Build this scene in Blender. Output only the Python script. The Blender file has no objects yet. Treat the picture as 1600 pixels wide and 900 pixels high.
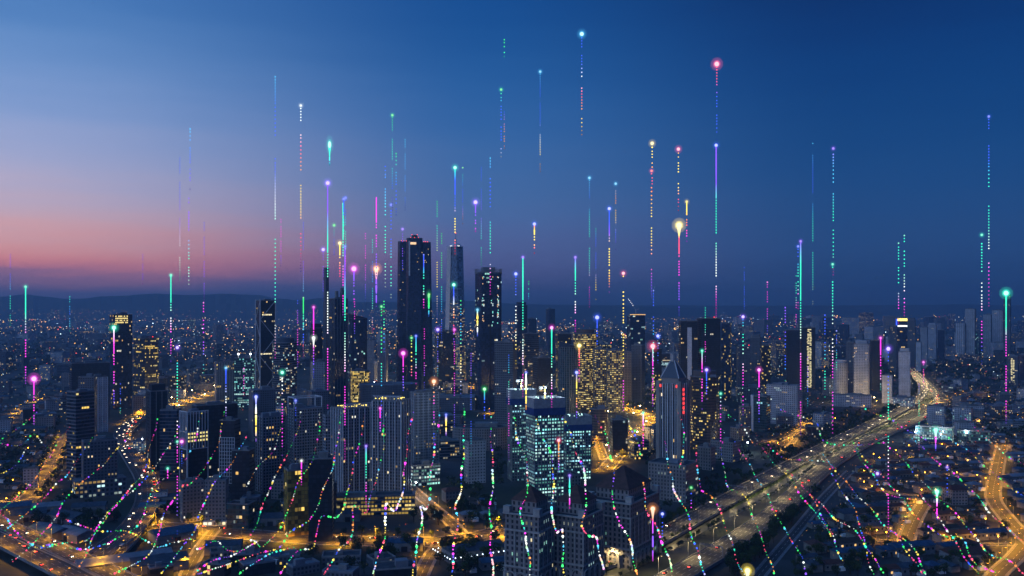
import bpy, math, random
from mathutils import Vector
R = math.radians
rnd = random.Random(11)
sc = bpy.context.scene
COL = sc.collection

# ------------------------------------------------------------------ camera
H, F, YH = 200.0, 1400.0, 478.0
cam = bpy.data.objects.new('camera', bpy.data.cameras.new('camera'))
COL.objects.link(cam); sc.camera = cam
cam.location = (0, 0, H); cam.rotation_euler = (R(90), 0, 0)
cam.data.sensor_width = 36; cam.data.lens = 36 * F / 1600
cam.data.shift_y = (YH - 450) / 1600
cam.data.clip_start = 1; cam.data.clip_end = 80000

# ------------------------------------------------------------------ sky, dusk
def lin(r, g, b):
    f = lambda c: (c / 255 / 12.92) if c <= 10 else ((c / 255 + .055) / 1.055) ** 2.4
    return (f(r), f(g), f(b), 1)
w = bpy.data.worlds.new("World"); sc.world = w; w.use_nodes = True
nt = w.node_tree; N = nt.nodes; L = nt.links; N.clear()
def nn(t, **k):
    n = N.new(t)
    for a, b in k.items(): setattr(n, a, b)
    return n
def mth(op, a, b=None):
    n = nn('ShaderNodeMath', operation=op)
    for i, v in enumerate((a, b)):
        if v is None: continue
        if isinstance(v, (int, float)): n.inputs[i].default_value = v
        else: L.new(v, n.inputs[i])
    return n.outputs[0]
tc = nn('ShaderNodeTexCoord'); sp = nn('ShaderNodeSeparateXYZ'); L.new(tc.outputs['Generated'], sp.inputs[0])
hx = mth('MULTIPLY', sp.outputs[0], sp.outputs[0]); hy = mth('MULTIPLY', sp.outputs[1], sp.outputs[1])
hl = mth('SQRT', mth('ADD', hx, hy))
s = mth('DIVIDE', sp.outputs[0], mth('MAXIMUM', hl, 0.001))
elev = mth('DIVIDE', sp.outputs[2], mth('MAXIMUM', hl, 0.001))       # tan of the elevation
e = mth('DIVIDE', elev, 0.42)
# soft cloud streaks near the horizon
mp = nn('ShaderNodeMapping'); L.new(tc.outputs['Generated'], mp.inputs[0]); mp.inputs['Scale'].default_value = (2.2, 2.2, 22)
nz = nn('ShaderNodeTexNoise'); L.new(mp.outputs[0], nz.inputs[0]); nz.inputs['Scale'].default_value = 2.0; nz.inputs['Detail'].default_value = 4
off = mth('MULTIPLY', mth('SUBTRACT', nz.outputs[0], 0.5), 0.10)
e2 = mth('ADD', e, off)
def ramp(stops):
    r = nn('ShaderNodeValToRGB'); cr = r.color_ramp; cr.interpolation = 'B_SPLINE'
    while len(cr.elements) < len(stops): cr.elements.new(0.5)
    for el, (y, c) in zip(cr.elements, sorted(stops, key=lambda q: -q[0])):
        el.position = min(1, max(0, (YH - y) / F / 0.42)); el.color = lin(*c)
    L.new(e2, r.inputs[0]); return r.outputs[0]
left = ramp([(478, (84, 98, 150)), (456, (112, 104, 154)), (446, (150, 116, 154)), (432, (214, 132, 150)), (412, (240, 148, 148)), (385, (236, 172, 172)), (345, (208, 182, 200)), (290, (176, 180, 216)), (200, (134, 164, 216)), (100, (92, 140, 200)), (0, (62, 116, 184))])
mid = ramp([(478, (44, 64, 112)), (462, (62, 78, 130)), (440, (76, 88, 142)), (400, (86, 98, 154)), (350, (78, 108, 166)), (300, (68, 110, 168)), (200, (46, 102, 168)), (100, (26, 88, 156)), (0, (12, 74, 144))])
right = ramp([(478, (20, 54, 98)), (455, (26, 66, 116)), (420, (30, 72, 126)), (380, (32, 76, 132)), (300, (18, 74, 134)), (200, (6, 66, 128)), (100, (2, 58, 122)), (0, (2, 44, 102))])
def smix(a, b, lo, hi):
    mr = nn('ShaderNodeMapRange'); mr.interpolation_type = 'SMOOTHSTEP'; L.new(s, mr.inputs[0]); mr.inputs[1].default_value = lo; mr.inputs[2].default_value = hi
    mx = nn('ShaderNodeMix', data_type='RGBA'); L.new(mr.outputs[0], mx.inputs[0]); L.new(a, mx.inputs[6]); L.new(b, mx.inputs[7]); return mx.outputs[2]
c1 = smix(left, mid, -0.54, -0.02)
c2 = smix(c1, right, -0.06, 0.36)
sky = nn('ShaderNodeTexSky', sky_type='NISHITA', sun_disc=False, sun_elevation=R(-2), sun_rotation=R(-38))
ad = nn('ShaderNodeMix', data_type='RGBA', blend_type='ADD'); ad.inputs[0].default_value = 0.02
L.new(c2, ad.inputs[6]); L.new(sky.outputs[0], ad.inputs[7])
bg = nn('ShaderNodeBackground'); bg.inputs[1].default_value = 1.0; L.new(ad.outputs[2], bg.inputs[0])
wo = nn('ShaderNodeOutputWorld'); L.new(bg.outputs[0], wo.inputs[0])

# after sundown: soft blue fill added from behind left, standing in for sky glow
sun = bpy.data.objects.new('sun', bpy.data.lights.new('sun', 'SUN')); COL.objects.link(sun)
sun.data.energy = 0.46; sun.data.angle = R(40); sun.data.color = (0.42, 0.66, 1.0)
sun.rotation_euler = (R(62), 0, R(-44))

sc.view_settings.view_transform = 'Standard'; sc.view_settings.look = 'None'
sc.view_settings.exposure = 0; sc.view_settings.gamma = 1
cy = sc.cycles
cy.max_bounces = 3; cy.diffuse_bounces = 1; cy.glossy_bounces = 1; cy.volume_bounces = 0; cy.transmission_bounces = 1
cy.transparent_max_bounces = 24; cy.use_denoising = True; cy.sample_clamp_indirect = 2; cy.sample_clamp_direct = 40
cy.caustics_reflective = False; cy.caustics_refractive = False
cy.volume_step_rate = 4

# ------------------------------------------------------------------ helpers
def tag(o, label=None, cat=None, group=None, kind=None):
    if label: o['label'] = label
    if cat: o['category'] = cat
    if group: o['group'] = group
    if kind: o['kind'] = kind
    return o
def empty(name, loc, rz=0, label=None, cat=None, group=None):
    o = bpy.data.objects.new(name, None); COL.objects.link(o); o.location = loc; o.rotation_euler = (0, 0, rz)
    return tag(o, label, cat, group)
def copy_tree(o, parent=None):
    c = o.copy(); COL.objects.link(c); c.parent = parent
    for ch in o.children: copy_tree(ch, c)
    return c
class MB:
    def __init__(s): s.v = []; s.f = []; s.uv = []; s.c = []
    def face(s, pts, uv=None, c=None):
        n = len(s.v); s.v.extend([tuple(p) for p in pts]); s.f.append(tuple(range(n, n + len(pts))))
        s.uv.extend(uv if uv else [(0.05, 0.05)] * len(pts)); s.c.extend([c or (1, 1, 1)] * len(pts))
    def prism(s, poly, z0, z1, top=True, bottom=False, poly2=None, c=None):
        p2 = poly2 or poly; n = len(poly)
        for i in range(n):
            j = (i + 1) % n; a, b = poly[i], poly[j]; d, e_ = p2[i], p2[j]
            s.face([(a[0], a[1], z0), (b[0], b[1], z0), (e_[0], e_[1], z1), (d[0], d[1], z1)], c=c)
        if top: s.face([(p[0], p[1], z1) for p in p2], c=c)
        if bottom: s.face([(p[0], p[1], z0) for p in reversed(poly)], c=c)
    def box(s, cx, cy_, z0, z1, sx, sy, rz=0, c=None):
        s.prism(rect(sx, sy, cx, cy_, rz), z0, z1, bottom=True, c=c)
    def bar(s, a, b, r, c=None, n=4, r2=None):
        a = Vector(a); b = Vector(b); d = (b - a); 
        if d.length < 1e-6: return
        d.normalize(); u = d.cross(Vector((0, 0, 1)) if abs(d.z) < .9 else Vector((1, 0, 0))); u.normalize(); v = d.cross(u)
        r2 = r if r2 is None else r2
        A = [a + (u * math.cos(t) + v * math.sin(t)) * r for t in [(k + .5) * 2 * math.pi / n for k in range(n)]]
        B = [b + (u * math.cos(t) + v * math.sin(t)) * r2 for t in [(k + .5) * 2 * math.pi / n for k in range(n)]]
        for i in range(n):
            j = (i + 1) % n; s.face([A[j], A[i], B[i], B[j]], c=c)
        s.face(A, c=c); s.face(list(reversed(B)), c=c)
    def ball(s, p, r, c=None, sz=1.0):
        for f in BALL: s.face([(p[0] + q[0] * r, p[1] + q[1] * r, p[2] + q[2] * r * sz) for q in f], c=c)
    def octa(s, p, r, c=None, sz=1.0):
        x, y, z = p; a = [(x + r, y, z), (x, y + r, z), (x - r, y, z), (x, y - r, z)]; t = (x, y, z + r * sz); b = (x, y, z - r * sz)
        for i in range(4):
            j = (i + 1) % 4; s.face([a[i], a[j], t], c=c); s.face([a[j], a[i], b], c=c)
    def build(s, name, mat, parent=None, smooth=False):
        me = bpy.data.meshes.new(name); me.from_pydata(s.v, [], s.f)
        ul = me.uv_layers.new(name='UVMap'); ul.data.foreach_set('uv', [q for t in s.uv for q in t])
        ca = me.color_attributes.new('Col', 'FLOAT_COLOR', 'CORNER'); ca.data.foreach_set('color', [q for t in s.c for q in (t[0], t[1], t[2], 1)])
        me.materials.append(mat)
        if smooth: me.polygons.foreach_set('use_smooth', [True] * len(me.polygons))
        me.update()
        o = bpy.data.objects.new(name, me); COL.objects.link(o)
        if parent: o.parent = parent
        return o
def _ball():
    out = []; nu, nv = 8, 5
    P_ = lambda i, j: (math.cos(2 * math.pi * i / nu) * math.sin(math.pi * j / nv), math.sin(2 * math.pi * i / nu) * math.sin(math.pi * j / nv), math.cos(math.pi * j / nv))
    for j in range(nv):
        for i in range(nu):
            q = [P_(i, j), P_(i, j + 1), P_(i + 1, j + 1), P_(i + 1, j)]
            if j == 0: q = q[:3]
            if j == nv - 1: q = [q[0], q[1], q[3]]
            out.append(q)
    return out
BALL = _ball()
def rect(w_, d, cx=0, cy_=0, rz=0):
    c, s_ = math.cos(rz), math.sin(rz)
    return [(cx + x * c - y * s_, cy_ + x * s_ + y * c) for x, y in ((-w_/2, -d/2), (w_/2, -d/2), (w_/2, d/2), (-w_/2, d/2))]
def ell(w_, d, n=24, cx=0, cy_=0):
    return [(cx + w_/2 * math.cos(2*math.pi*(i-.5)/n - math.pi/2), cy_ + d/2 * math.sin(2*math.pi*(i-.5)/n - math.pi/2)) for i in range(n)]
def chamf(w_, d, k):
    a, b = w_/2, d/2
    return [(-a+k, -b), (a-k, -b), (a, -b+k), (a, b-k), (a-k, b), (-a+k, b), (-a, b-k), (-a, -b+k)]
def P(px, py, z=0.0):
    D = (H - z) * F / (py - YH); return Vector(((px - 800) / F * D, D, z))
def PX(p):  # world -> reference pixel
    return 800 + p[0] / p[1] * F, YH - (p[2] - H) / p[1] * F
def scale_poly(poly, k): return [(x * k, y * k) for x, y in poly]

# ------------------------------------------------------------------ materials
MATS = {}
def mat(name, col, rough=.8, metal=0, noise=0, nscale=.3, spec=.3):
    if name in MATS: return MATS[name]
    m = bpy.data.materials.new(name); m.use_nodes = True; n = m.node_tree.nodes; l = m.node_tree.links; b = n['Principled BSDF']
    b.inputs['Base Color'].default_value = (*col, 1); b.inputs['Roughness'].default_value = rough; b.inputs['Metallic'].default_value = metal
    b.inputs['Specular IOR Level'].default_value = spec
    if noise:
        t = n.new('ShaderNodeTexCoord'); z = n.new('ShaderNodeTexNoise'); z.inputs['Scale'].default_value = nscale; z.inputs['Detail'].default_value = 5
        l.new(t.outputs['Object'], z.inputs[0]); r = n.new('ShaderNodeValToRGB'); l.new(z.outputs[0], r.inputs[0])
        r.color_ramp.elements[0].position = .3; r.color_ramp.elements[1].position = .7
        r.color_ramp.elements[0].color = (*[c * (1 - noise) for c in col], 1); r.color_ramp.elements[1].color = (*[c * (1 + noise) for c in col], 1)
        l.new(r.outputs[0], b.inputs['Base Color'])
    MATS[name] = m; return m
def emat(name, k=1.0):   # things that give off light, colour carried by the mesh
    if name in MATS: return MATS[name]
    m = bpy.data.materials.new(name); m.use_nodes = True; n = m.node_tree.nodes; l = m.node_tree.links; n.clear()
    a = n.new('ShaderNodeVertexColor'); a.layer_name = 'Col'; e_ = n.new('ShaderNodeEmission'); o = n.new('ShaderNodeOutputMaterial')
    e_.inputs[1].default_value = k; l.new(a.outputs[0], e_.inputs[0]); l.new(e_.outputs[0], o.inputs[0])
    m.cycles.emission_sampling = 'NONE'; MATS[name] = m; return m
def vmat(name, col, k):    # emissive shell added to imitate glare round a light head
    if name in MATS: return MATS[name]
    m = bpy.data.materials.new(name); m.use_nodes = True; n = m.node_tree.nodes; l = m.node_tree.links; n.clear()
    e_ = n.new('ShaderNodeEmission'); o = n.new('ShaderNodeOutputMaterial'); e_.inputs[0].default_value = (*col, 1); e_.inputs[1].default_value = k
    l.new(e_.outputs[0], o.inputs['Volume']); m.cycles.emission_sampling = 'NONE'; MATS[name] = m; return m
def colmat(name, rough=.8, noise=.25, nscale=.5):   # base colour carried by the mesh with a weathering noise
    if name in MATS: return MATS[name]
    m = bpy.data.materials.new(name); m.use_nodes = True; n = m.node_tree.nodes; l = m.node_tree.links; b = n['Principled BSDF']
    a = n.new('ShaderNodeVertexColor'); a.layer_name = 'Col'; t = n.new('ShaderNodeTexCoord'); z = n.new('ShaderNodeTexNoise')
    z.inputs['Scale'].default_value = nscale; z.inputs['Detail'].default_value = 4; l.new(t.outputs['Object'], z.inputs[0])
    mr = n.new('ShaderNodeMapRange'); l.new(z.outputs[0], mr.inputs[0]); mr.inputs[1].default_value = .3; mr.inputs[2].default_value = .7; mr.inputs[3].default_value = 1 - noise; mr.inputs[4].default_value = 1 + noise
    v = n.new('ShaderNodeVectorMath'); v.operation = 'SCALE'; l.new(a.outputs[0], v.inputs[0]); l.new(mr.outputs[0], v.inputs['Scale'])
    l.new(v.outputs[0], b.inputs['Base Color']); b.inputs['Roughness'].default_value = rough; b.inputs['Specular IOR Level'].default_value = .3
    MATS[name] = m; return m

STY = {  # wall colour, glass colour, window share of the bay, of the storey, bay, storey, glass roughness
 'navy':   ((.025,.04,.075), (.018,.032,.065), .90, .80, 3.2, 4.0, .15),
 'band':   ((.10,.12,.16), (.012,.022,.04), 1.0, .55, 3.2, 4.0, .2),
 'dark':   ((.018,.022,.03), (.012,.018,.03), .85, .7, 3.4, 4.0, .3),
 'teal':   ((.05,.10,.13), (.015,.05,.06), .92, .62, 3.0, 4.0, .2),
 'white':  ((.50,.51,.56), (.05,.06,.09), .52, .50, 3.3, 3.3, .3),
 'whiteslab': ((.58,.59,.64), (.16,.17,.21), .30, .45, 3.3, 3.3, .4),
 'cream':  ((.34,.31,.31), (.03,.035,.05), .55, .52, 3.3, 3.3, .3),
 'grey':   ((.15,.165,.20), (.02,.025,.04), .55, .55, 3.2, 3.3, .3),
 'ribs':   ((.36,.37,.42), (.015,.02,.035), .55, .96, 3.0, 3.6, .3),
 'condo':  ((.34,.35,.40), (.014,.02,.035), .62, .66, 3.0, 3.2, .25),
 'brown':  ((.15,.11,.10), (.015,.014,.02), 1.0, .48, 3.0, 3.9, .3),
 'gold':   ((.10,.08,.03), (.28,.19,.035), .94, .9, 3.0, 3.6, .25),
 'stone':  ((.30,.27,.26), (.015,.018,.028), .42, .60, 3.6, 3.8, .3),
 'site':   ((.14,.20,.22), (.015,.05,.06), .96, .50, 2.6, 3.3, .5),
 'skyglass': ((.14,.19,.26), (.11,.18,.28), .94, .9, 3.2, 4.2, .12),  # reflected sky is put into this paler glass colour
}
def facade(st):
    k = 'facade_' + st
    if k in MATS: return MATS[k]
    wall, glass, wx, wy, bay, fh, rg = STY[st]
    m = bpy.data.materials.new(k); m.use_nodes = True; n = m.node_tree.nodes; l = m.node_tree.links; b = n['Principled BSDF']
    def M(op, a, c=None):
        x = n.new('ShaderNodeMath'); x.operation = op
        for i, q in enumerate((a, c)):
            if q is None: continue
            if isinstance(q, (int, float)): x.inputs[i].default_value = q
            else: l.new(q, x.inputs[i])
        return x.outputs[0]
    uv = n.new('ShaderNodeUVMap'); uv.uv_map = 'UVMap'; sp = n.new('ShaderNodeSeparateXYZ'); l.new(uv.outputs[0], sp.inputs[0])
    ax = M('ABSOLUTE', M('SUBTRACT', M('FRACT', sp.outputs[0]), .5)); ay = M('ABSOLUTE', M('SUBTRACT', M('FRACT', sp.outputs[1]), .5))
    mk = M('MULTIPLY', M('LESS_THAN', ax, wx / 2), M('LESS_THAN', ay, wy / 2))
    fx = M('FLOOR', sp.outputs[0]); fy = M('FLOOR', sp.outputs[1]); cb = n.new('ShaderNodeCombineXYZ'); l.new(fx, cb.inputs[0]); l.new(fy, cb.inputs[1])
    oi = n.new('ShaderNodeObjectInfo'); l.new(oi.outputs['Random'], cb.inputs[2])
    wn = n.new('ShaderNodeTexWhiteNoise'); wn.noise_dimensions = '3D'; l.new(cb.outputs[0], wn.inputs[0])
    mr = n.new('ShaderNodeMapRange'); l.new(wn.outputs[0], mr.inputs[0]); mr.inputs[3].default_value = .4; mr.inputs[4].default_value = 2.2
    gl = n.new('ShaderNodeVectorMath'); gl.operation = 'SCALE'; gl.inputs[0].default_value = glass; l.new(mr.outputs[0], gl.inputs['Scale'])
    t = n.new('ShaderNodeTexCoord'); z = n.new('ShaderNodeTexNoise'); z.inputs['Scale'].default_value = .06; z.inputs['Detail'].default_value = 6; l.new(t.outputs['Object'], z.inputs[0])
    mr2 = n.new('ShaderNodeMapRange'); l.new(z.outputs[0], mr2.inputs[0]); mr2.inputs[1].default_value = .3; mr2.inputs[2].default_value = .7; mr2.inputs[3].default_value = .72; mr2.inputs[4].default_value = 1.2
    wl = n.new('ShaderNodeVectorMath'); wl.operation = 'SCALE'; wl.inputs[0].default_value = wall; l.new(mr2.outputs[0], wl.inputs['Scale'])
    mx = n.new('ShaderNodeMix'); mx.data_type = 'RGBA'; l.new(mk, mx.inputs[0]); l.new(wl.outputs[0], mx.inputs[6]); l.new(gl.outputs[0], mx.inputs[7]); l.new(mx.outputs[2], b.inputs['Base Color'])
    rr = n.new('ShaderNodeMapRange'); l.new(mk, rr.inputs[0]); rr.inputs[3].default_value = .75; rr.inputs[4].default_value = rg; l.new(rr.outputs[0], b.inputs['Roughness'])
    b.inputs['Specular IOR Level'].default_value = .5
    MATS[k] = m; return m
def wall_prism(mb, poly, z0, nf, fh, bay, poly2=None, cols=None, par=0.0):
    """walls with UVs counted in bays and storeys"""
    n = len(poly); info = []; z1 = z0 + nf * fh; p2 = poly2 or poly; u = 0
    for i in range(n):
        j = (i + 1) % n; a = poly[i]; b = poly[j]; ln = math.dist(a, b); k = max(1, round(ln / bay))
        mb.face([(a[0], a[1], z0), (b[0], b[1], z0), (p2[j][0], p2[j][1], z1), (p2[i][0], p2[i][1], z1)], uv=[(u, 0), (u + k, 0), (u + k, nf), (u, nf)])
        info.append((a, b, k, p2[i], p2[j])); u += k
    mb.face([(p[0], p[1], z1) for p in p2], uv=[(.02, .02)] * n)
    return info, z1
PAL = {'warm': [(1, .58, .16), (1, .66, .25), (1, .8, .45), (.95, .9, .7)], 'yellow': [(1, .66, .14), (1, .72, .22), (1, .8, .3)],
       'cool': [(.45, 1, .85), (.6, .95, 1), (.9, 1, .9), (1, .85, .5)], 'teal': [(.25, .85, .8), (.4, .95, .85), (.6, 1, .95), (.35, .8, .95)],
       'mix': [(1, .62, .2), (1, .8, .5), (.6, .95, 1), (.8, 1, .9), (1, .9, .7)]}
def lit(mb, info, z0, nf, fh, prob, pal, wx, wy, r, bandy=.0, frange=(0, 1), gain=1.0):
    f0, f1 = int(nf * frange[0]), int(nf * frange[1]); z1 = z0 + nf * fh
    for a, b, k, a2, b2 in info:
        dx, dy = b[0] - a[0], b[1] - a[1]; ln = math.hypot(dx, dy) or 1; nx, ny = dy / ln * .12, -dx / ln * .12
        for fl in range(f0, f1):
            pf = prob
            if bandy and r.random() < bandy: pf = min(.92, prob * r.choice((.15, .3, 4, 6)))
            cc = None
            t0 = (fl + .5 - wy / 2) / nf; t1 = (fl + .5 + wy / 2) / nf
            if pf < .3 and not bandy:
                cnt = pf * k; cells = sorted(set((c0 + q) % k for c0 in [r.randrange(k) for _ in range(int(cnt / 2) + (r.random() < (cnt / 2) % 1))] for q in range(r.choice((1, 2, 3)) if k > 6 else 1)))
            else: cells = [q for q in range(k) if r.random() < pf]
            for c in cells:
                ww = wx * r.uniform(.6, .95); s0 = (c + .5 - ww / 2) / k; s1 = (c + .5 + ww / 2) / k
                if cc is None or r.random() < (.14 if bandy else .35): g = gain * r.choice((.25, .45, .8, 1.2)) * r.uniform(.7, 1.2); cc = r.choice(pal); cc = (cc[0] * g, cc[1] * g, cc[2] * g)
                def q(s_, t): 
                    x = a[0] + dx * s_; y = a[1] + dy * s_; x2 = a2[0] + (b2[0] - a2[0]) * s_; y2 = a2[1] + (b2[1] - a2[1]) * s_
                    return (x + (x2 - x) * t + nx, y + (y2 - y) * t + ny, z0 + (z1 - z0) * t)
                mb.face([q(s0, t0), q(s1, t0), q(s1, t1), q(s0, t1)], c=cc)
WIN = emat('window_light', 1.0); GLOW = emat('lamp_glow', 1.0)
M_ROOF = mat('roof_concrete', (.065, .07, .085), .9, noise=.4, nscale=.15)
M_ROOFL = mat('roof_pale', (.22, .235, .28), .8, noise=.25, nscale=.15)
M_DARKM = mat('dark_metal', (.03, .03, .035), .5, .3)
M_STEEL = mat('pale_steel', (.35, .36, .40), .45, .3, noise=.2, nscale=.5)
M_WHITE = mat('white_paint', (.74, .74, .78), .6, noise=.12)
M_CONC = mat('concrete', (.24, .24, .25), .85, noise=.25, nscale=.2)
EXCL = []     # footprints, so that infill never stands inside another building
SIZES = []
def beacon(parent, p, c=(6, .2, .12), r=.8):
    b = MB(); b.ball((p[0], p[1], p[2]), r, c=c); return b.build('beacon', GLOW, parent)
def roofkit(root, poly, z, r, w_, d, rail=True, pale=False, n=None):
    m = MB(); n_ = len(poly)
    inner = scale_poly(poly, 1 - 1.0 / max(8, min(w_, d)))
    for i in range(n_):   # parapet ring
        j = (i + 1) % n_; a, b, c_, e_ = poly[i], poly[j], inner[j], inner[i]
        h = z + 1.3
        m.face([(a[0], a[1], z), (b[0], b[1], z), (b[0], b[1], h), (a[0], a[1], h)]); m.face([(a[0], a[1], h), (b[0], b[1], h), (c_[0], c_[1], h), (e_[0], e_[1], h)])
        m.face([(c_[0], c_[1], z + .02), (e_[0], e_[1], z + .02), (e_[0], e_[1], h), (c_[0], c_[1], h)])
    m.build('parapet', M_ROOFL if pale else M_CONC, root)
    m = MB(); m.face([(p[0], p[1], z + .06) for p in scale_poly(poly, .97)]); m.build('roof', M_ROOFL if pale else M_ROOF, root)
    for _ in range(n if n is not None else (2 if w_ > 18 else 1)):
        m = MB(); sx = w_ * r.uniform(.2, .42); sy = d * r.uniform(.22, .45)
        m.box(r.uniform(-.2, .2) * w_, r.uniform(-.18, .18) * d, z + .05, z + r.uniform(2.5, 5.5), sx, sy); m.build('plant_room', M_CONC if r.random() < .5 else M_ROOFL, root)
def ledges(root, poly, z0, nf, fh, mt, step=1, out=.5, th=.5, name='floor_ledges'):
    m = MB(); k = out
    pl = grow(poly, k)
    for i in range(1, nf + 1, step): m.prism(pl, z0 + i * fh - th / 2, z0 + i * fh + th / 2, bottom=True)
    return m.build(name, mt, root)
def grow(poly, k):
    cx = sum(p[0] for p in poly) / len(poly); cy_ = sum(p[1] for p in poly) / len(poly); out = []
    for x, y in poly:
        l_ = math.hypot(x - cx, y - cy_) or 1; out.append((x + (x - cx) / l_ * k * 1.3, y + (y - cy_) / l_ * k * 1.3))
    return out
def fins(root, info, z0, z1, mt, every=2, out=.7, th=.5, name='facade_fins'):
    m = MB()
    for a, b, k, *_ in info:
        dx, dy = b[0] - a[0], b[1] - a[1]; ln = math.hypot(dx, dy)
        if ln < 3: continue
        nx, ny = dy / ln, -dx / ln; rz = math.atan2(dy, dx)
        for q in range(0, k + 1, every):
            t = q / k; m.box(a[0] + dx * t + nx * out / 2, a[1] + dy * t + ny * out / 2, z0, z1, th, out, rz)
    return m.build(name, mt, root)

def B(name, label, x0, x1, yt, yb, rel=20, ratio=.8, sty='navy', pr=.06, pal='warm', shape='box', bandy=0, frange=(0, 1), gain=1.0, ex='', cat=None, group=None, kit=True, tap=None):
    """a tower whose near bottom edge stands at pixel row yb, seen between columns x0 and x1"""
    r = random.Random(int(x0 * 7 + yt * 13 + yb)); wall, glass, wx, wy, bay, fh, rg = STY[sty]
    D = H * F / (yb - YH); cx = (x0 + x1) / 2; phi = math.atan((cx - 800) / F); W = (x1 - x0) * D / F * math.cos(phi)
    th = R(rel)
    if shape == 'round': w_, d = W, W * ratio
    else: w_ = W / (abs(math.cos(th)) + ratio * abs(math.sin(th))); d = w_ * ratio
    dep = (w_ * abs(math.sin(th)) + d * abs(math.cos(th))) / 2 if shape != 'round' else d / 2
    Dc = D + dep * .9; X = (cx - 800) / F * Dc
    top = H - (yt - YH) * (D if True else Dc) / F
    nf = max(2, round(top / fh)); fh = top / nf
    rz = -phi + th
    root = empty(name, (X, Dc, 0), rz, label, cat or 'building', group); EXCL.append((X, Dc, max(w_, d) * .62))
    poly = {'box': lambda: rect(w_, d), 'round': lambda: ell(w_, d), 'chamfer': lambda: chamf(w_, d, min(w_, d) * .18),
            'bow': lambda: [(-w_/2, -d*.2)] + [(w_/2 * math.sin(t), -d*.2 - d*.3 * (math.cos(t))) for t in [R(a) for a in range(-75, 76, 15)]] + [(w_/2, -d*.2), (w_/2, d/2), (-w_/2, d/2)]}[shape]()
    p2 = scale_poly(poly, tap) if tap else None
    m = MB(); info, z1 = wall_prism(m, poly, 0, nf, fh, bay, p2); m.build('facade', facade(sty), root)
    lm = MB(); lit(lm, info, 0, nf, fh, pr, PAL[pal], wx, wy, r, bandy, frange, gain)
    if lm.f: tag(lm.build('lit_windows', WIN, root), kind='stuff')
    pt = p2 or poly
    if kit: roofkit(root, pt, z1, r, w_, d, pale=('pale' in ex))
    if 'ledge' in ex: ledges(root, poly, 0, nf, fh, M_CONC if 'dark' not in ex else M_DARKM, out=.45, th=.55)
    if 'fin' in ex: fins(root, info, 0, z1 + .5, M_WHITE if 'wfin' in ex else M_CONC, every=2, out=.9, th=.85)
    if 'mast' in ex: q = MB(); q.bar((0, 0, z1), (0, 0, z1 + 22), .7, r2=.15); q.build('mast', M_STEEL, root); beacon(root, (0, 0, z1 + 22.5))
    elif 'red' in ex: beacon(root, (w_ * .25, -d * .2, z1 + 3))
    if 'crown' in ex:
        q = MB(); q.prism(scale_poly(poly, .8), z1, z1 + fh * 2.2); q.build('crown', facade(sty), root)
        if 'red' not in ex and 'mast' not in ex: pass
    if 'podium' in ex:
        q = MB(); pp = rect(w_ * 1.5, d * 1.4); inf2, zz = wall_prism(q, pp, 0, 4, 4.5, 4); q.build('podium', facade('grey'), root)
        lq = MB(); lit(lq, inf2, 0, 4, 4.5, .5, PAL['mix'], .8, .5, r); tag(lq.build('podium_lights', WIN, root), kind='stuff')
    root['_h'] = z1
    SIZES.append((root, w_, d, z1))
    return root, poly, info, nf, fh, w_, d, z1

# ------------------------------------------------------------------ ground, hills
def ground_mat():
    m = bpy.data.materials.new('ground'); m.use_nodes = True; n = m.node_tree.nodes; l = m.node_tree.links; b = n['Principled BSDF']
    t = n.new('ShaderNodeTexCoord'); z = n.new('ShaderNodeTexNoise'); z.inputs['Scale'].default_value = .006; z.inputs['Detail'].default_value = 8; l.new(t.outputs['Object'], z.inputs[0])
    r = n.new('ShaderNodeValToRGB'); l.new(z.outputs[0], r.inputs[0]); r.color_ramp.elements[0].position = .42; r.color_ramp.elements[1].position = .60
    r.color_ramp.elements[0].color = (.012, .020, .010, 1); r.color_ramp.elements[1].color = (.055, .055, .058, 1)
    z2 = n.new('ShaderNodeTexVoronoi'); z2.inputs['Scale'].default_value = .045; l.new(t.outputs['Object'], z2.inputs[0])
    mr = n.new('ShaderNodeMapRange'); l.new(z2.outputs['Color'], mr.inputs[0]); mr.inputs[3].default_value = .55; mr.inputs[4].default_value = 1.5
    v = n.new('ShaderNodeVectorMath'); v.operation = 'SCALE'; l.new(r.outputs[0], v.inputs[0]); l.new(mr.outputs[0], v.inputs['Scale'])
    l.new(v.outputs[0], b.inputs['Base Color']); b.inputs['Roughness'].default_value = .9; return m
g = MB(); g.face([(-15000, -1500, 0), (15000, -1500, 0), (15000, 18500, 0), (-15000, 18500, 0)]); tag(g.build('ground', ground_mat()), kind='structure')

def ridge(name, D, prof, depth, col):
    g = MB(); r = random.Random(int(D)); rows = []
    nx = 160; x0, x1 = prof[0][0], prof[-1][0]
    def top(px):
        for (a, ya), (b, yb) in zip(prof, prof[1:]):
            if a <= px <= b: t = (px - a) / (b - a); t = t * t * (3 - 2 * t); return ya + (yb - ya) * t
        return prof[-1][1]
    for j, (t, k) in enumerate([(-1, 0), (-.7, .28), (-.4, .62), (-.15, .92), (0, 1.0), (.4, .7), (1, 0)]):
        row = []
        for i in range(nx + 1):
            px = x0 + (x1 - x0) * i / nx; h = max(0, H + (YH - top(px) + r.uniform(-.35, .35)) * D / F)
            y = D + depth * t + r.uniform(-.06, .06) * depth; row.append(((px - 800) / F * y, y, h * k * (1 if k in (0, 1) else r.uniform(.86, 1.1)) - (1 if k == 0 else 0)))
        rows.append(row)
    for a, b in zip(rows, rows[1:]):
        for i in range(nx): g.face([a[i], a[i+1], b[i+1], b[i]])
    tag(g.build(name, mat(name, col, .95, noise=.3, nscale=.002), smooth=True), kind='structure')
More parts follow.
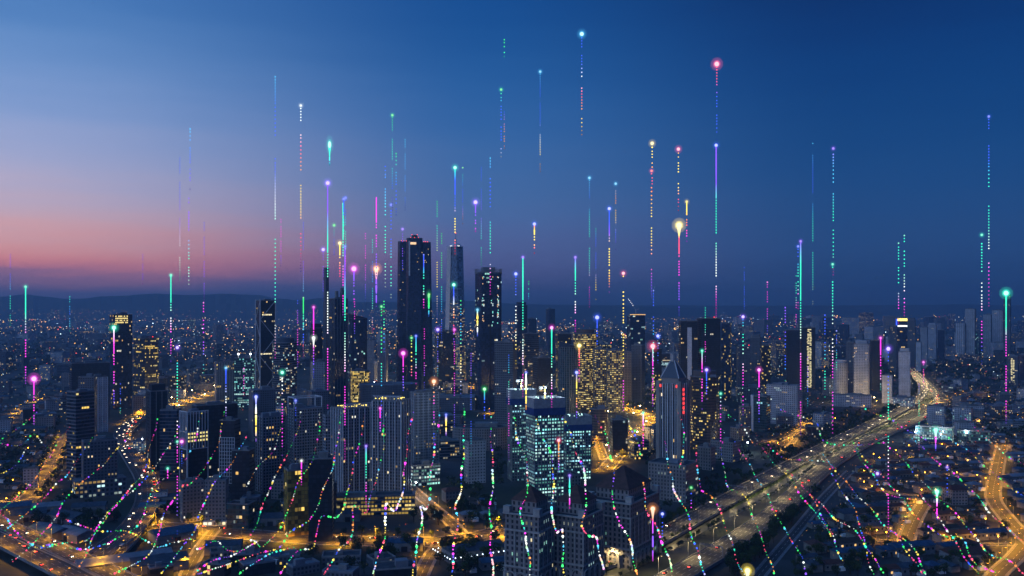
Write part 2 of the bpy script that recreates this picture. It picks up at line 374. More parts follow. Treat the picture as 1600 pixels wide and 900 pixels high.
ridge('hills', 13500, [(-200, 466), (0, 464), (40, 460), (75, 464), (105, 467), (135, 466), (160, 463), (190, 462), (240, 459), (300, 461), (350, 459), (400, 461), (440, 467), (470, 469), (500, 466), (530, 468), (560, 472), (620, 473), (700, 471), (740, 470), (780, 474), (900, 478), (1100, 481)], 1500, (.02, .028, .02))
ridge('far_hills', 15800, [(400, 474), (480, 470), (540, 473), (620, 471), (700, 474), (800, 475), (900, 476), (1000, 477), (1200, 477.5), (1450, 476.5), (1500, 475), (1560, 477), (1800, 478)], 900, (.02, .025, .02))

# haze: even air round the whole place
hz = MB(); hz.box(0, 8300, -1.5, 470, 30600, 20900)
hm = bpy.data.materials.new('haze'); hm.use_nodes = True; n_ = hm.node_tree.nodes; n_.clear()
pv = n_.new('ShaderNodeVolumePrincipled'); ho = n_.new('ShaderNodeOutputMaterial'); hm.node_tree.links.new(pv.outputs[0], ho.inputs['Volume'])
pv.inputs['Color'].default_value = (.45, .72, 1, 1); pv.inputs['Density'].default_value = 0.000095; pv.inputs['Anisotropy'].default_value = .25
HAZE = hz.build('haze', hm); tag(HAZE, kind='stuff')

# ------------------------------------------------------------------ roads
SEGS = []       # all road centre lines with half width, for exclusion
def smooth(pts, n=8):
    q = [pts[0]] + list(pts) + [pts[-1]]; out = []
    for i in range(1, len(q) - 2):
        a, b, c, d = q[i-1], q[i], q[i+1], q[i+2]
        for k in range(n):
            t = k / n; out.append(.5 * ((2*b) + (c - a) * t + (2*a - 5*b + 4*c - d) * t*t + (3*b - a - 3*c + d) * t**3))
    out.append(Vector(pts[-1])); return out
def resample(pts, step):
    out = [pts[0].copy()]; acc = 0
    for a, b in zip(pts, pts[1:]):
        l_ = (b - a).length
        while acc + l_ >= step:
            t = (step - acc) / l_; a = a.lerp(b, t); out.append(a.copy()); l_ = (b - a).length; acc = 0
        acc += l_
    return out
def normals(pts):
    out = []
    for i in range(len(pts)):
        a = pts[max(0, i-1)]; b = pts[min(len(pts)-1, i+1)]; d = (b - a); d.z = 0; d.normalize(); out.append(Vector((d.y, -d.x, 0)))
    return out
def asphalt():
    return mat('asphalt', (.055, .053, .055), .75, noise=.35, nscale=.12)
def strip(mb, pts, nr, a, b, dz, c=None):
    for i in range(len(pts) - 1):
        p, q = pts[i], pts[i+1]; u, v = nr[i], nr[i+1]; z = Vector((0, 0, dz))
        mb.face([p + u*b + z, q + v*b + z, q + v*a + z, p + u*a + z], c=c)
ROADZ = [0.02]
LAMPS = []
def road(name, px, width, z=0.0, deck=False, lanes=2, lamp=None, every=38, power=1, kerb=True, side=1, lampcol='sodium', median=False):
    ROADZ[0] += .012; dz = ROADZ[0]
    pts = smooth([P(x, y, z) for x, y in px]); pts = resample(pts, 6.0); nr = normals(pts); h = width / 2
    for p in pts[::2]: SEGS.append((p.x, p.y, h + 3))
    m = MB(); strip(m, pts, nr, -h, h, dz); o = m.build(name, asphalt()); tag(o, kind='structure')
    k = MB()
    for sgn in (-1, 1):
        a, b = sgn * h, sgn * (h + (.45 if deck else 1.8)); hh = .95 if deck else .14
        if not (kerb or deck): continue
        strip(k, pts, nr, min(a, b), max(a, b), dz + hh)
        for e_ in (a, b):
            for i in range(len(pts) - 1):
                p, q = pts[i] + nr[i] * e_, pts[i+1] + nr[i+1] * e_; lo = -1.6 if deck else -.02 - dz
                k.face([(p.x, p.y, p.z + dz + lo), (q.x, q.y, q.z + dz + lo), (q.x, q.y, q.z + dz + hh), (p.x, p.y, p.z + dz + hh)])
    if deck:
        strip(k, pts, nr, -h, h, -1.5)
        for i in range(3, len(pts) - 3, 6):
            if z > 3: k.box(pts[i].x, pts[i].y, 0, z - 1.5 + dz, 2.2, 2.2, math.atan2(nr[i].y, nr[i].x)); k.box(pts[i].x, pts[i].y, z - 2.8, z - 1.55, width * .8, 1.8, math.atan2(nr[i].y, nr[i].x))
    tag(k.build('road_parapet' if deck else 'kerb', M_CONC), kind='structure')
    mk = MB()
    for e_ in (-h + .5, h - .5): strip(mk, pts, nr, e_ - .1, e_ + .1, dz + .006)
    for ln in range(1, lanes):
        e_ = -h + width * ln / lanes
        for i in range(0, len(pts) - 1, 2): strip(mk, pts[i:i+2], nr[i:i+2], e_ - .14, e_ + .14, dz + .006)
    tag(mk.build('road_markings', mat('road_paint', (.6, .6, .58), .7)), kind='structure')
    if lamp:
        q = resample(pts, every); nq = normals(q)
        for i, (p, n2) in enumerate(zip(q, nq)):
            sd = side if side else (1 if i % 2 else -1)
            LAMPS.append((p + n2 * sd * (h + 1.0), math.atan2(-n2.y * sd, -n2.x * sd), power, lampcol))
    return pts, nr
LANE = {}
LANE['upper'] = road('highway_upper_carriageway', [(800, 930), (905, 890), (985, 862), (1090, 806), (1200, 745), (1290, 697), (1350, 668), (1400, 644), (1434, 622), (1441, 605), (1432, 592), (1422, 583)], 23, 2.5, True, 5, True, 52, 1.15, side=1, lampcol='pale')
LANE['lower'] = road('highway_lower_carriageway', [(1000, 930), (1080, 886), (1160, 838), (1225, 790), (1275, 742), (1315, 712), (1370, 682), (1425, 660), (1466, 638), (1470, 620), (1452, 604), (1434, 588), (1424, 580)], 23, 2.5, True, 5, True, 52, 1.15, side=-1, lampcol='pale')
road('service_road', [(1185, 900), (1240, 835), (1290, 775), (1330, 735)], 8, 0, False, 2)
LANE['left1'] = road('expressway_outer_carriageway', [(-40, 822), (20, 850), (80, 880), (150, 915)], 20, 8, True, 4, True, 32, 1.0, side=1, lampcol='sodium')
LANE['left2'] = road('expressway_inner_carriageway', [(-60, 790), (0, 818), (60, 846), (130, 876), (220, 920)], 20, 8, True, 4, True, 32, 1.0, side=-1, lampcol='sodium')
LANE['curve'] = road('curved_flyover', [(105, 892), (160, 862), (208, 822), (229, 785), (228, 750), (212, 722), (195, 695), (190, 678), (203, 662), (228, 648)], 22, 6, True, 4, False)
LANE['curve2'] = road('slip_flyover', [(150, 892), (200, 850), (232, 800), (240, 760), (228, 728), (208, 700), (200, 680), (212, 664)], 9, 5, True, 2, True, 50, .5, side=1)
LANE['boul'] = road('boulevard', [(228, 822), (300, 826), (400, 836), (500, 843), (600, 846), (690, 846), (750, 838), (800, 826)], 30, 0, False, 4, True, 22, 3.4, side=0)
road('junction_avenue', [(640, 760), (668, 785), (700, 812), (722, 836)], 11, 0, False, 2, True, 26, .8, side=0)
road('market_street', [(335, 828), (318, 850), (300, 880), (285, 915)], 9, 0, False, 2, True, 24, 1.0)
road('crossing_street', [(690, 846), (672, 870), (655, 905)], 10, 0, False, 2, True, 40, .7)
LANE['yl'] = road('avenue_by_park', [(42, 782), (66, 752), (84, 720), (96, 695), (104, 676)], 18, 0, False, 2, True, 22, 1.3, side=0)
road('park_side_street', [(-20, 782), (20, 786), (60, 776)], 8, 0, False, 2, True, 22, 1.3)
LANE['cn'] = road('crossing_avenue', [(228, 648), (262, 636), (300, 624), (340, 612), (380, 604)], 22, 0, False, 4, True, 32, 2.4, side=0)
LANE['cn2'] = road('feeder_avenue', [(205, 662), (225, 650), (255, 644)], 20, 0, False, 4, True, 26, 2.0, side=0)
LANE['mid'] = road('downtown_avenue', [(945, 735), (975, 700), (1000, 676), (1018, 655), (985, 640), (940, 632)], 18, 0, False, 3, True, 22, 2.2, side=0)
road('downtown_street', [(925, 650), (935, 690), (945, 720)], 10, 0, False, 2, True, 24, 2.0)
road('plaza_street', [(540, 618), (600, 606), (680, 600), (760, 608)], 20, 0, False, 3, True, 40, 2.6, side=0)
road('stadium_street', [(560, 640), (640, 632), (730, 640), (800, 652)], 12, 0, False, 2, True, 60, 1.2)
LANE['or1'] = road('long_suburb_street', [(1566, 695), (1562, 715), (1556, 745), (1552, 778), (1572, 808), (1600, 838), (1640, 870)], 13, 0, False, 2, True, 19, 1.0, side=0)
road('corner_suburb_street', [(1602, 852), (1585, 872), (1562, 893), (1545, 912)], 12, 0, False, 2, True, 19, .9)
road('short_suburb_street', [(1442, 790), (1430, 810), (1420, 832), (1415, 850)], 12, 0, False, 2, True, 17, .9)
road('cross_suburb_street', [(1360, 843), (1415, 849), (1480, 851), (1580, 851)], 6, 0, False, 2, True, 34, .7)
road('upper_suburb_street', [(1345, 760), (1380, 768), (1420, 774), (1470, 777), (1530, 782)], 6, 0, False, 2, True, 34, .75)
road('hill_suburb_street', [(1380, 722), (1430, 720), (1500, 726), (1560, 722)], 6, 0, False, 2, True, 44, .75)
road('orchard_lane', [(1205, 690), (1232, 684), (1252, 670), (1268, 660)], 7, 0, False, 2, True, 22, 1.3)
road('orchard_path', [(1215, 705), (1232, 698), (1244, 684)], 6, 0, False, 2, True, 20, 1.3)
road('ring_street', [(1440, 640), (1480, 625), (1530, 612), (1590, 618)], 9, 0, False, 2, True, 70, 1.2)
road('terrace_street', [(1450, 690), (1500, 668), (1560, 655), (1610, 652)], 7, 0, False, 2, True, 60, .9)
road('left_suburb_street', [(0, 668), (30, 640), (70, 622), (110, 616)], 8, 0, False, 2, True, 70, 1.1)
# canal and grass between the carriageways
ROADZ[0] = .5
def band(name, px, width, z, m):
    pts = resample(smooth([P(x, y, 0) for x, y in px]), 8); nr = normals(pts)
    for p in pts[::2]: SEGS.append((p.x, p.y, width / 2))
    q = MB(); strip(q, pts, nr, -width/2, width/2, z); tag(q.build(name, m), kind='structure'); return pts
CAN = band('median_canal', [(940, 905), (1020, 868), (1100, 823), (1180, 782), (1240, 745), (1300, 706), (1380, 665), (1420, 645)], 13, .03, mat('canal_bed', (.06, .065, .05), .35, noise=.4, nscale=.05))
GRS = mat('verge_grass', (.05, .085, .02), .95, noise=.4, nscale=.3)
band('grass_verge', [(920, 896), (1010, 858), (1090, 816), (1180, 770), (1240, 735), (1300, 700), (1380, 662)], 34, .015, GRS)
def near_road(x, y, mg=0):
    for a, b, h in SEGS:
        if abs(a - x) < h + mg and abs(b - y) < h + mg and (a-x)**2 + (b-y)**2 < (h + mg)**2: return True
    return False
_grid = {}
def build_grid():
    _grid.clear()
    for a, b, h in SEGS:
        for i in range(int((a-h)//40), int((a+h)//40)+1):
            for j in range(int((b-h)//40), int((b+h)//40)+1): _grid.setdefault((i, j), []).append((a, b, h))
    for a, b, h in EXCL:
        for i in range(int((a-h-20)//40), int((a+h+20)//40)+1):
            for j in range(int((b-h-20)//40), int((b+h+20)//40)+1): _grid.setdefault((i, j), []).append((a, b, h))
def blocked(x, y, mg=0):
    for a, b, h in _grid.get((int(x//40), int(y//40)), ()):
        if (a-x)**2 + (b-y)**2 < (h + mg)**2: return True
    return False
def claim(x, y, h):
    EXCL.append((x, y, h))
    for i in range(int((x-h-20)//40), int((x+h+20)//40)+1):
        for j in range(int((y-h-20)//40), int((y+h+20)//40)+1): _grid.setdefault((i, j), []).append((x, y, h))

# ------------------------------------------------------------------ street lamps
LC = {'sodium': (1, .44, .012), 'pale': (1, .74, .32), 'white': (.8, .92, 1)}
protos = {}
def lamp_proto(kind):
    root = empty('street_lamp', (0, 0, 0), 0, 'x', 'street lamp', 'street lamps along the roads')
    hh = 13 if kind == 'pale' else 9; m = MB(); m.bar((0, 0, 0), (0, 0, hh), .14, r2=.09, n=6); m.bar((0, 0, hh), (2.2, 0, hh + .5), .07, n=6); m.build('pole', M_STEEL, root)
    m = MB(); m.box(2.5, 0, hh + .38, hh + .55, 1.0, .34); m.build('lamp_head', M_DARKM, root)
    m = MB(); c = LC[kind]; m.box(2.5, 0, hh + .24, hh + .37, 1.0, .4, c=tuple(q * (9 if kind != 'pale' else 4) for q in c)); m.build('lamp_glass', GLOW, root)
    return root
LIGHTD = {}
def lightdata(kind, p):
    k = (kind, round(p, 2))
    if k not in LIGHTD:
        d = bpy.data.lights.new('street_light', 'SPOT'); d.energy = 20000 * p; d.color = LC[kind]; d.spot_size = R(158); d.spot_blend = .6; d.shadow_soft_size = .5; LIGHTD[k] = d
    return LIGHTD[k]
def place_lamps():
    vis = []
    for p, rz, pw, kind in LAMPS:
        if p.y > 0:
            qx, qy = PX(p)
            if -30 < qx < 1630 and qy < 915: vis.append((p, rz, pw, kind))
    vis.sort(key=lambda q: q[0].y); far = MB(); lights = []
    for i, (p, rz, pw, kind) in enumerate(vis):
        c, s_ = math.cos(rz), math.sin(rz); hh = 13 if kind == 'pale' else 9; o = None
        if i < 285:
            if kind not in protos: protos[kind] = o = lamp_proto(kind)
            else:
                o = protos[kind].copy(); COL.objects.link(o)
                for ch in protos[kind].children:
                    if ch.type == 'MESH': q = ch.copy(); COL.objects.link(q); q.parent = o
            o.location = p; o.rotation_euler = (0, 0, rz)
        else:
            e_ = Vector((p.x + 2.5 * c, p.y + 2.5 * s_, p.z + hh + .4)); far.bar(p, (p.x, p.y, p.z + hh), .14, c=(.3, .3, .3)); far.ball(e_, .42, c=tuple(v * 9 for v in LC[kind]))
        lights.append((o, p, c, s_, hh, kind, pw * random.Random(int(p.x * 3)).choice((.7, 1, 1.3)) * (2.0 if p.y > 1500 else 1)))
    fo = tag(far.build('distant_street_lamps', GLOW, None), kind='stuff')
    for o, p, c, s_, hh, kind, pw in lights:
        l_ = bpy.data.objects.new('street_light', lightdata(kind, pw)); COL.objects.link(l_)
        if o: l_.parent = o; l_.location = (2.5, 0, hh + .1)
        else: l_.parent = fo; l_.location = (p.x + 2.5 * c, p.y + 2.5 * s_, p.z + hh - .2)
place_lamps()

# ------------------------------------------------------------------ landmark buildings
def add_box_part(root, name, mt, cx, cy_, z0, z1, sx, sy, rz=0):
    m = MB(); m.box(cx, cy_, z0, z1, sx, sy, rz); return m.build(name, mt, root)

# triple-stepped giant, left of centre
def triple():
    D = 2000.0; k = D / F; X = (644 - 800) * k; root = empty('skyscraper', (X, D + 30, 0), R(6), 'tallest and widest dark skyscraper with three stepped crowns', 'skyscraper'); EXCL.append((X, D + 30, 60))
    r = random.Random(5); wall, glass, wx, wy, bay, fh, rg = STY['navy']; lm = MB()
    for nm, cx, w0, w1, ztop, dep, cyy in (('left_wing', -16.5, 21, 18.5, 377, 46, 4), ('centre_shaft', 1.5, 29, 25, 372, 58, 0), ('right_wing', 20.5, 20, 16, 378, 44, 4)):
        zt = H - (ztop - YH) * k; nf = int(zt / 4.2); f2 = zt / nf
        p1 = [(x + cx * k, y + cyy) for x, y in chamf(w0 * k, dep, 5)]; p2 = [(x + (cx * .93) * k, y + cyy) for x, y in chamf(w1 * k, dep * .86, 5)]
        m = MB(); info, z1 = wall_prism(m, p1, 0, nf, f2, bay, p2); m.build('shaft', facade('navy'), root)
        lit(lm, info, 0, nf, f2, .010, PAL['warm'], .9, .4, r, .12, gain=.8)
        cw = MB(); cw.prism([(q[0], q[1]) for q in p2], z1, z1 + 1.2); cw.build('parapet', M_CONC, root)
        for q in range(3):
            bx = p2[0][0] + (p2[1][0] - p2[0][0]) * (q + .5) / 3; beacon(root, (bx, p2[0][1] + 3, z1 + 2.0), r=.6)
    zt = H - (372 - YH) * k
    m = MB(); m.prism([(x + 1.5 * k, y) for x, y in ell(13 * k, 15)], zt, zt + 5); m.build('crown', M_CONC, root)
    m = MB(); m.prism([(x + 1.5 * k, y) for x, y in ell(9 * k, 12)], zt + 5, zt + 9); m.build('helipad', M_DARKM, root)
    for a in (-6, 6): beacon(root, (1.5 * k + a, -5, zt + 9.5), r=.6)
    # recessed pale slot between the wings
    m = MB(); m.box(-6.5 * k, -27, zt - 84, zt - 6, 2.2 * k, 2, c=(1, 1, 1)); m.build('pale_slot', M_WHITE, root)
    lm.box(-.5 * k, -27.5, zt - 14, zt - 9, 9 * k, .4, c=(1.4, .9, .5))
    tag(lm.build('lit_windows', WIN, root), kind='stuff')
triple()

# tapering glass tower with the mast
def tapered():
    D = 2300.0; k = D / F; X = (711 - 800) * k; root = empty('skyscraper', (X, D + 30, 0), R(-8), 'slender tapering glass skyscraper with pale left edge and thin mast', 'skyscraper'); EXCL.append((X, D + 30, 45))
    r = random.Random(8); zt = H - (385 - YH) * k; nf = int(zt / 4.2); f2 = zt / nf
    w0, w1 = 30 * k, 22 * k; lm = MB()
    p1 = chamf(w0, w0, 7); p2 = chamf(w1, w1, 12)
    m = MB(); info, z1 = wall_prism(m, p1, 0, nf, f2, 3.2, p2); m.build('shaft', facade('skyglass'), root)
    lit(lm, info, 0, nf, f2, .5, PAL['yellow'], .9, .45, r, .3, frange=(.03, .30), gain=.8); lit(lm, info, 0, nf, f2, .12, PAL['warm'], .9, .5, r, .5, frange=(.32, .60), gain=.8)
    m = MB()   # pale corner blade down the left edge
    q0 = lambda t: -w0/2 + (w0 - w1) / 2 * t
    a0, a1 = q0(.30), q0(1.0); zz0, zz1 = .30 * z1, z1 + 1
    F0 = [(a0 - 1, a0 - 1.5, zz0), (a0 + 9.5, a0 - 1.5, zz0), (a1 + 9.5, a1 - 1.5, zz1), (a1 - 1, a1 - 1.5, zz1)]; F1 = [(p[0], p[1] + 16, p[2]) for p in F0]
    m.face(F0); m.face([F1[0], F0[0], F0[3], F1[3]]); m.face([F0[1], F1[1], F1[2], F0[2]]); m.face([F0[3], F0[2], F1[2], F1[3]])
    m.build('corner_blade', M_WHITE, root)
    m = MB(); m.prism(chamf(w1 + 1, w1 + 1, 12), z1, z1 + 1.6); m.build('parapet', M_WHITE, root)
    m = MB(); m.prism(chamf(w1 * .86, w1 * .86, 10), z1 + 1.6, z1 + 9, poly2=chamf(w1 * .5, w1 * .5, 5)); m.build('tapered_crown', M_WHITE, root)
    m = MB(); m.bar((0, 0, z1 + 6), (0, 0, z1 + 20), 2.2, r2=1.5, n=8); m.bar((0, 0, z1 + 20), (0, 0, z1 + 38), 1.1, r2=.4, n=8); m.build('mast', M_STEEL, root)
    lm.box(0, -w1/2 * .72, z1 + 1.7, z1 + 3.0, w1 * .7, .5, c=(2, 2, 2)); tag(lm.build('lit_windows', WIN, root), kind='stuff')
    beacon(root, (0, 0, z1 + 36.5))
tapered()

# big table of towers: front edge pixel rows give their real distance
T = []
def b(*a, **k): T.append((a, k))
b('skyscraper', 'dark rectangular skyscraper with screened rooftop right of the tapering tower', 741, 785, 426, 640, rel=14, ratio=.7, sty='navy', pr=.03, pal='cool', shape='chamfer', ex='screen')
b('office_tower', 'dark blue slab tower with pale grey right flank and lit rooftop sign', 171, 207, 492, 640, rel=28, ratio=.42, sty='navy', pr=.05, bandy=.2, ex='flank,sign')
b('office_tower', 'dark round-cornered office tower with several glowing yellow floors', 206, 251, 529, 618, rel=30, ratio=.9, sty='dark', pr=.12, pal='yellow', shape='chamfer', bandy=.65, ex='red')
b('office_block', 'broad unlit dark slab block behind the left cluster', 108, 172, 568, 655, rel=10, ratio=.4, sty='dark', pr=.01)
b('apartment_block', 'grey stepped apartment block with pale rooftop boxes in the left cluster', 122, 152, 590, 690, rel=-15, ratio=.8, sty='grey', pr=.04)
b('apartment_tower', 'pale ribbed apartment tower in front of the broad unlit slab', 141, 168, 590, 676, rel=18, ratio=.7, sty='whiteslab', pr=.02, ex='fin,wfin')
b('office_tower', 'two-toned tower with teal horizontal bands and slanted pale roof', 104, 148, 613, 752, rel=32, ratio=.8, sty='band', pr=.05, pal='yellow', ex='ledge,pale')
b('apartment_block', 'dark apartment block on a glowing car park podium by the flyover', 127, 184, 690, 776, rel=8, ratio=.45, sty='grey', pr=.04, ex='litpodium')
b('apartment_tower', 'narrow dark tower with curved roof screen beside the flyover', 229, 262, 612, 735, rel=14, ratio=.9, sty='dark', pr=.01, ex='crown,fin')
b('apartment_tower', 'dark ribbed tower tucked right of the curved roof tower', 250, 284, 642, 752, rel=-20, ratio=.8, sty='navy', pr=.05, ex='ledge')
b('office_tower', 'dark office tower framed in white with yellow top floors', 281, 325, 648, 790, rel=26, ratio=.75, sty='dark', pr=.04, ex='whiteframe,toplit')
b('office_block', 'long dark office slab behind the white framed tower', 300, 372, 634, 755, rel=18, ratio=.35, sty='dark', pr=.02, pal='mix')
b('office_tower', 'dark tower with pale grid facade right of the white framed tower', 343, 376, 658, 788, rel=-24, ratio=.9, sty='dark', pr=.03, ex='whitegrid')
b('apartment_block', 'cream balconied apartment block nearer the left boulevard end', 281, 319, 754, 816, rel=12, ratio=.6, sty='cream', pr=.05, ex='ledge')
b('apartment_block', 'cream balconied apartment block with glowing ground floor on the boulevard', 320, 358, 752, 822, rel=-14, ratio=.7, sty='cream', pr=.05, ex='ledge,toplitlow')
b('office_block', 'low glass office with lit yellow terraces at the boulevard', 354, 400, 790, 828, rel=-26, ratio=.7, sty='teal', pr=.12, pal='mix', ex='ledge,dark')
b('apartment_tower', 'dark apartment tower behind the low terraced office', 362, 398, 705, 800, rel=-20, ratio=.8, sty='dark', pr=.03)
b('office_tower', 'black tower clad in crossing pale diagonal braces', 400, 430, 470, 645, rel=20, ratio=.8, sty='dark', pr=.02, bandy=.06, ex='brace')
b('office_tower', 'teal-lit glass office with twin floodlights on the roof', 366, 401, 560, 640, rel=-10, ratio=.8, sty='teal', pr=.35, pal='teal', bandy=.4, gain=.8, ex='flood')
b('apartment_tower', 'grey tower with vertical amber strips left of the teal office', 335, 366, 566, 636, rel=10, ratio=.6, sty='ribs', pr=.06, pal='yellow')
b('office_tower', 'round banded tower with warm lit floors right of the braced tower', 425, 464, 536, 650, rel=0, ratio=1, sty='band', pr=.12, pal='mix', shape='round', bandy=.3, ex='ledge,crown')
b('office_tower', 'slim black tower with red beacon between the banded tower and twin spires', 484, 504, 513, 640, rel=22, ratio=.9, sty='dark', pr=.05, ex='red,crown')
b('apartment_tower', 'pale stepped residential tower below the red beacon tower', 485, 508, 566, 648, rel=16, ratio=.8, sty='white', pr=.06)
b('skyscraper', 'thin blade skyscraper rising left of the aerial-topped tower', 505, 514, 418, 640, rel=25, ratio=1.6, sty='grey', pr=.0, kit=False)
b('skyscraper', 'ribbed skyscraper topped with rooftop aerials', 515, 543, 467, 635, rel=25, ratio=.8, sty='navy', pr=.02, ex='fin,antenna')
b('office_tower', 'dark bow-fronted tower with slanted roof and red beacon', 543, 575, 498, 625, rel=8, ratio=.8, sty='navy', pr=.04, shape='bow', bandy=.08, ex='slant,red', pal='cool')
b('office_block', 'glowing yellow glass hall at the foot of the bow-fronted tower', 548, 577, 580, 628, rel=8, ratio=.8, sty='gold', pr=.6, pal='yellow', gain=1.0)
b('apartment_tower', 'left pale ribbed apartment slab beside the giant skyscraper', 569, 584, 532, 618, rel=15, ratio=.9, sty='whiteslab', pr=.02, ex='fin,wfin')
b('apartment_tower', 'right pale ribbed apartment slab beside the giant skyscraper', 590, 606, 522, 616, rel=-15, ratio=.9, sty='whiteslab', pr=.02, ex='fin,wfin,crown')
b('office_block', 'dark square block at the foot of the tapering skyscraper', 679, 712, 518, 606, rel=12, ratio=.8, sty='navy', pr=.05)
b('apartment_tower', 'dark banded tower standing right of the screened skyscraper', 773, 808, 535, 692, rel=-16, ratio=.8, sty='grey', pr=.05, ex='ledge')
b('office_tower', 'dark tower with blunt top, first right of the screened skyscraper', 805, 824, 477, 590, rel=18, ratio=.9, sty='navy', pr=.02, ex='crown')
b('office_tower', 'banded office with dotted warm floors behind the unfinished towers', 816, 842, 522, 630, rel=12, ratio=.8, sty='band', pr=.12, bandy=.4, pal='warm')
b('office_tower', 'small dark lone tower with rounded top against the horizon', 852, 868, 483, 560, rel=22, ratio=.9, sty='navy', pr=.0, shape='chamfer')
b('office_block', 'mid-blue stepped block left of the lone horizon tower', 824, 838, 498, 575, rel=10, ratio=.9, sty='navy', pr=.02)
b('office_tower', 'charcoal block with amber top floors behind the round gold tower', 868, 893, 522, 620, rel=10, ratio=.8, sty='dark', pr=.10, pal='yellow', bandy=.3)
b('office_block', 'low charcoal tower between the unfinished towers and the horizon tower', 832, 864, 560, 650, rel=20, ratio=.9, sty='dark', pr=.02)
b('office_tower', 'dark glass tower with curved sloping roof left of the gold towers', 873, 902, 543, 652, rel=0, ratio=1, sty='teal', pr=.02, shape='round', ex='slant,fin')
b('office_tower', 'round tower glowing gold on every floor with dark crown', 896, 932, 522, 640, rel=0, ratio=.9, sty='brown', pr=.66, pal='yellow', shape='round', bandy=.25, gain=.95, ex='crown')
b('office_tower', 'broad gold-lit tower with rippled facade, left half of the pair', 927, 952, 546, 642, rel=0, ratio=1, sty='brown', pr=.62, pal='yellow', shape='round', gain=.85, bandy=.12, ex='fin')
b('office_tower', 'broad gold-lit tower with rippled facade, right half of the pair', 948, 974, 548, 645, rel=0, ratio=1, sty='brown', pr=.62, pal='yellow', shape='round', gain=.85, bandy=.12, ex='fin')
b('office_tower', 'blue-grey tower with rooftop cranes against the horizon', 979, 1008, 493, 600, rel=18, ratio=.8, sty='navy', pr=.05, pal='cool', ex='cranes')
b('apartment_tower', 'pale grey apartment slab next to the gold-lit pair', 986, 1008, 540, 632, rel=-18, ratio=.9, sty='grey', pr=.02)
b('apartment_tower', 'dim pinkish apartment slab touching the gold-lit pair', 970, 986, 550, 635, rel=15, ratio=.9, sty='cream', pr=.03, ex='fin')
b('office_block', 'dark slim block glowing amber at the edge of the trees', 1018, 1034, 545, 632, rel=12, ratio=.9, sty='dark', pr=.45, pal='yellow', frange=(0, .55))
b('office_block', 'black office block with lit ground floor before the gold towers', 953, 981, 657, 712, rel=12, ratio=.8, sty='dark', pr=.12, pal='mix')
b('office_block', 'low curved stone block left of the black office', 922, 950, 640, 690, rel=0, ratio=.9, sty='brown', pr=.25, shape='round', pal='yellow')
b('office_tower', 'dark tower with a tall pale strip down its face', 1060, 1090, 502, 640, rel=10, ratio=.8, sty='dark', pr=.02, ex='strip')
b('skyscraper', 'massive near-black tower right of the pale strip tower', 1088, 1126, 498, 640, rel=18, ratio=.8, sty='dark', pr=.012, ex='red')
b('apartment_tower', 'dark apartment tower peppered with yellow windows', 1127, 1143, 505, 625, rel=-10, ratio=.9, sty='navy', pr=.22, pal='yellow')
b('office_tower', 'round brown tower ringed with ledges by the pyramid tower', 1078, 1124, 590, 704, rel=0, ratio=.95, sty='brown', pr=.10, pal='yellow', shape='round', bandy=.3, ex='ledge,dark,crown')
b('apartment_tower', 'slate grey tower behind the round brown tower', 1150, 1172, 542, 625, rel=12, ratio=.9, sty='grey', pr=.05)
b('apartment_tower', 'slate blue tower with arched top beside the dotted tower', 1172, 1190, 528, 618, rel=-10, ratio=.9, sty='grey', pr=.04, ex='crown')
b('office_tower', 'black tower with scattered amber windows above the cream hotel', 1186, 1204, 540, 615, rel=10, ratio=.9, sty='dark', pr=.22, pal='yellow')
b('hotel', 'cream gridded hotel slab with flat pale roof', 1197, 1254, 603, 664, rel=-22, ratio=.42, sty='white', pr=.07, pal='mix', ex='pale')
b('office_block', 'dark glass block with one white flank left of the hotel', 1173, 1204, 620, 675, rel=-18, ratio=.8, sty='teal', pr=.06, pal='teal', ex='flank2')
b('office_block', 'small cylinder-fronted block with amber strips near the hotel', 1154, 1174, 636, 680, rel=0, ratio=1, sty='grey', pr=.12, shape='round', pal='yellow')
b('office_tower', 'left dark twin tower behind the hotel', 1225, 1250, 516, 605, rel=12, ratio=.8, sty='dark', pr=.015)
b('office_tower', 'right dark twin tower behind the hotel with dotted yellow stripe', 1250, 1274, 512, 605, rel=10, ratio=.8, sty='dark', pr=.01, ex='stripe')
b('apartment_tower', 'pale cylinder-crowned apartment tower over the shared podium', 1302, 1325, 568, 624, rel=0, ratio=1, sty='white', pr=.03, shape='round', ex='crown')
b('apartment_tower', 'twin-crowned pale residential tower on the shared podium', 1334, 1359, 538, 627, rel=-8, ratio=.7, sty='white', pr=.03, ex='crown')
b('apartment_tower', 'narrow grey tower joined left of the twin-crowned tower', 1322, 1336, 535, 620, rel=-8, ratio=.9, sty='grey', pr=.05)
b('office_block', 'broad unlit block right of the twin-crowned tower', 1359, 1378, 532, 612, rel=10, ratio=.8, sty='dark', pr=.0)
b('apartment_block', 'low pale podium under the two residential towers', 1300, 1362, 618, 636, rel=-3, ratio=.3, sty='white', pr=.1)
b('apartment_tower', 'plain pale slab tower left of the capped white tower', 1378, 1395, 587, 630, rel=-6, ratio=.9, sty='whiteslab', pr=.02)
b('office_tower', 'capped white slab tower on the round lit podium', 1404, 1423, 550, 630, rel=-5, ratio=.6, sty='whiteslab', pr=.0, ex='crown')
b('mall', 'round glowing white podium beside the highway bend', 1392, 1430, 622, 637, rel=0, ratio=.7, sty='white', pr=.5, shape='round', pal='cool')
b('office_tower', 'dark tower capped by a bright yellow sign', 1400, 1418, 497, 590, rel=8, ratio=.9, sty='navy', pr=.04, ex='capsign')
b('apartment_tower', 'grey tower just right of the yellow capped tower', 1418, 1431, 500, 575, rel=-8, ratio=.9, sty='grey', pr=.03, ex='crown')
b('apartment_tower', 'slim bluish tower behind the yellow capped tower', 1388, 1402, 510, 580, rel=8, ratio=.9, sty='grey', pr=.02)
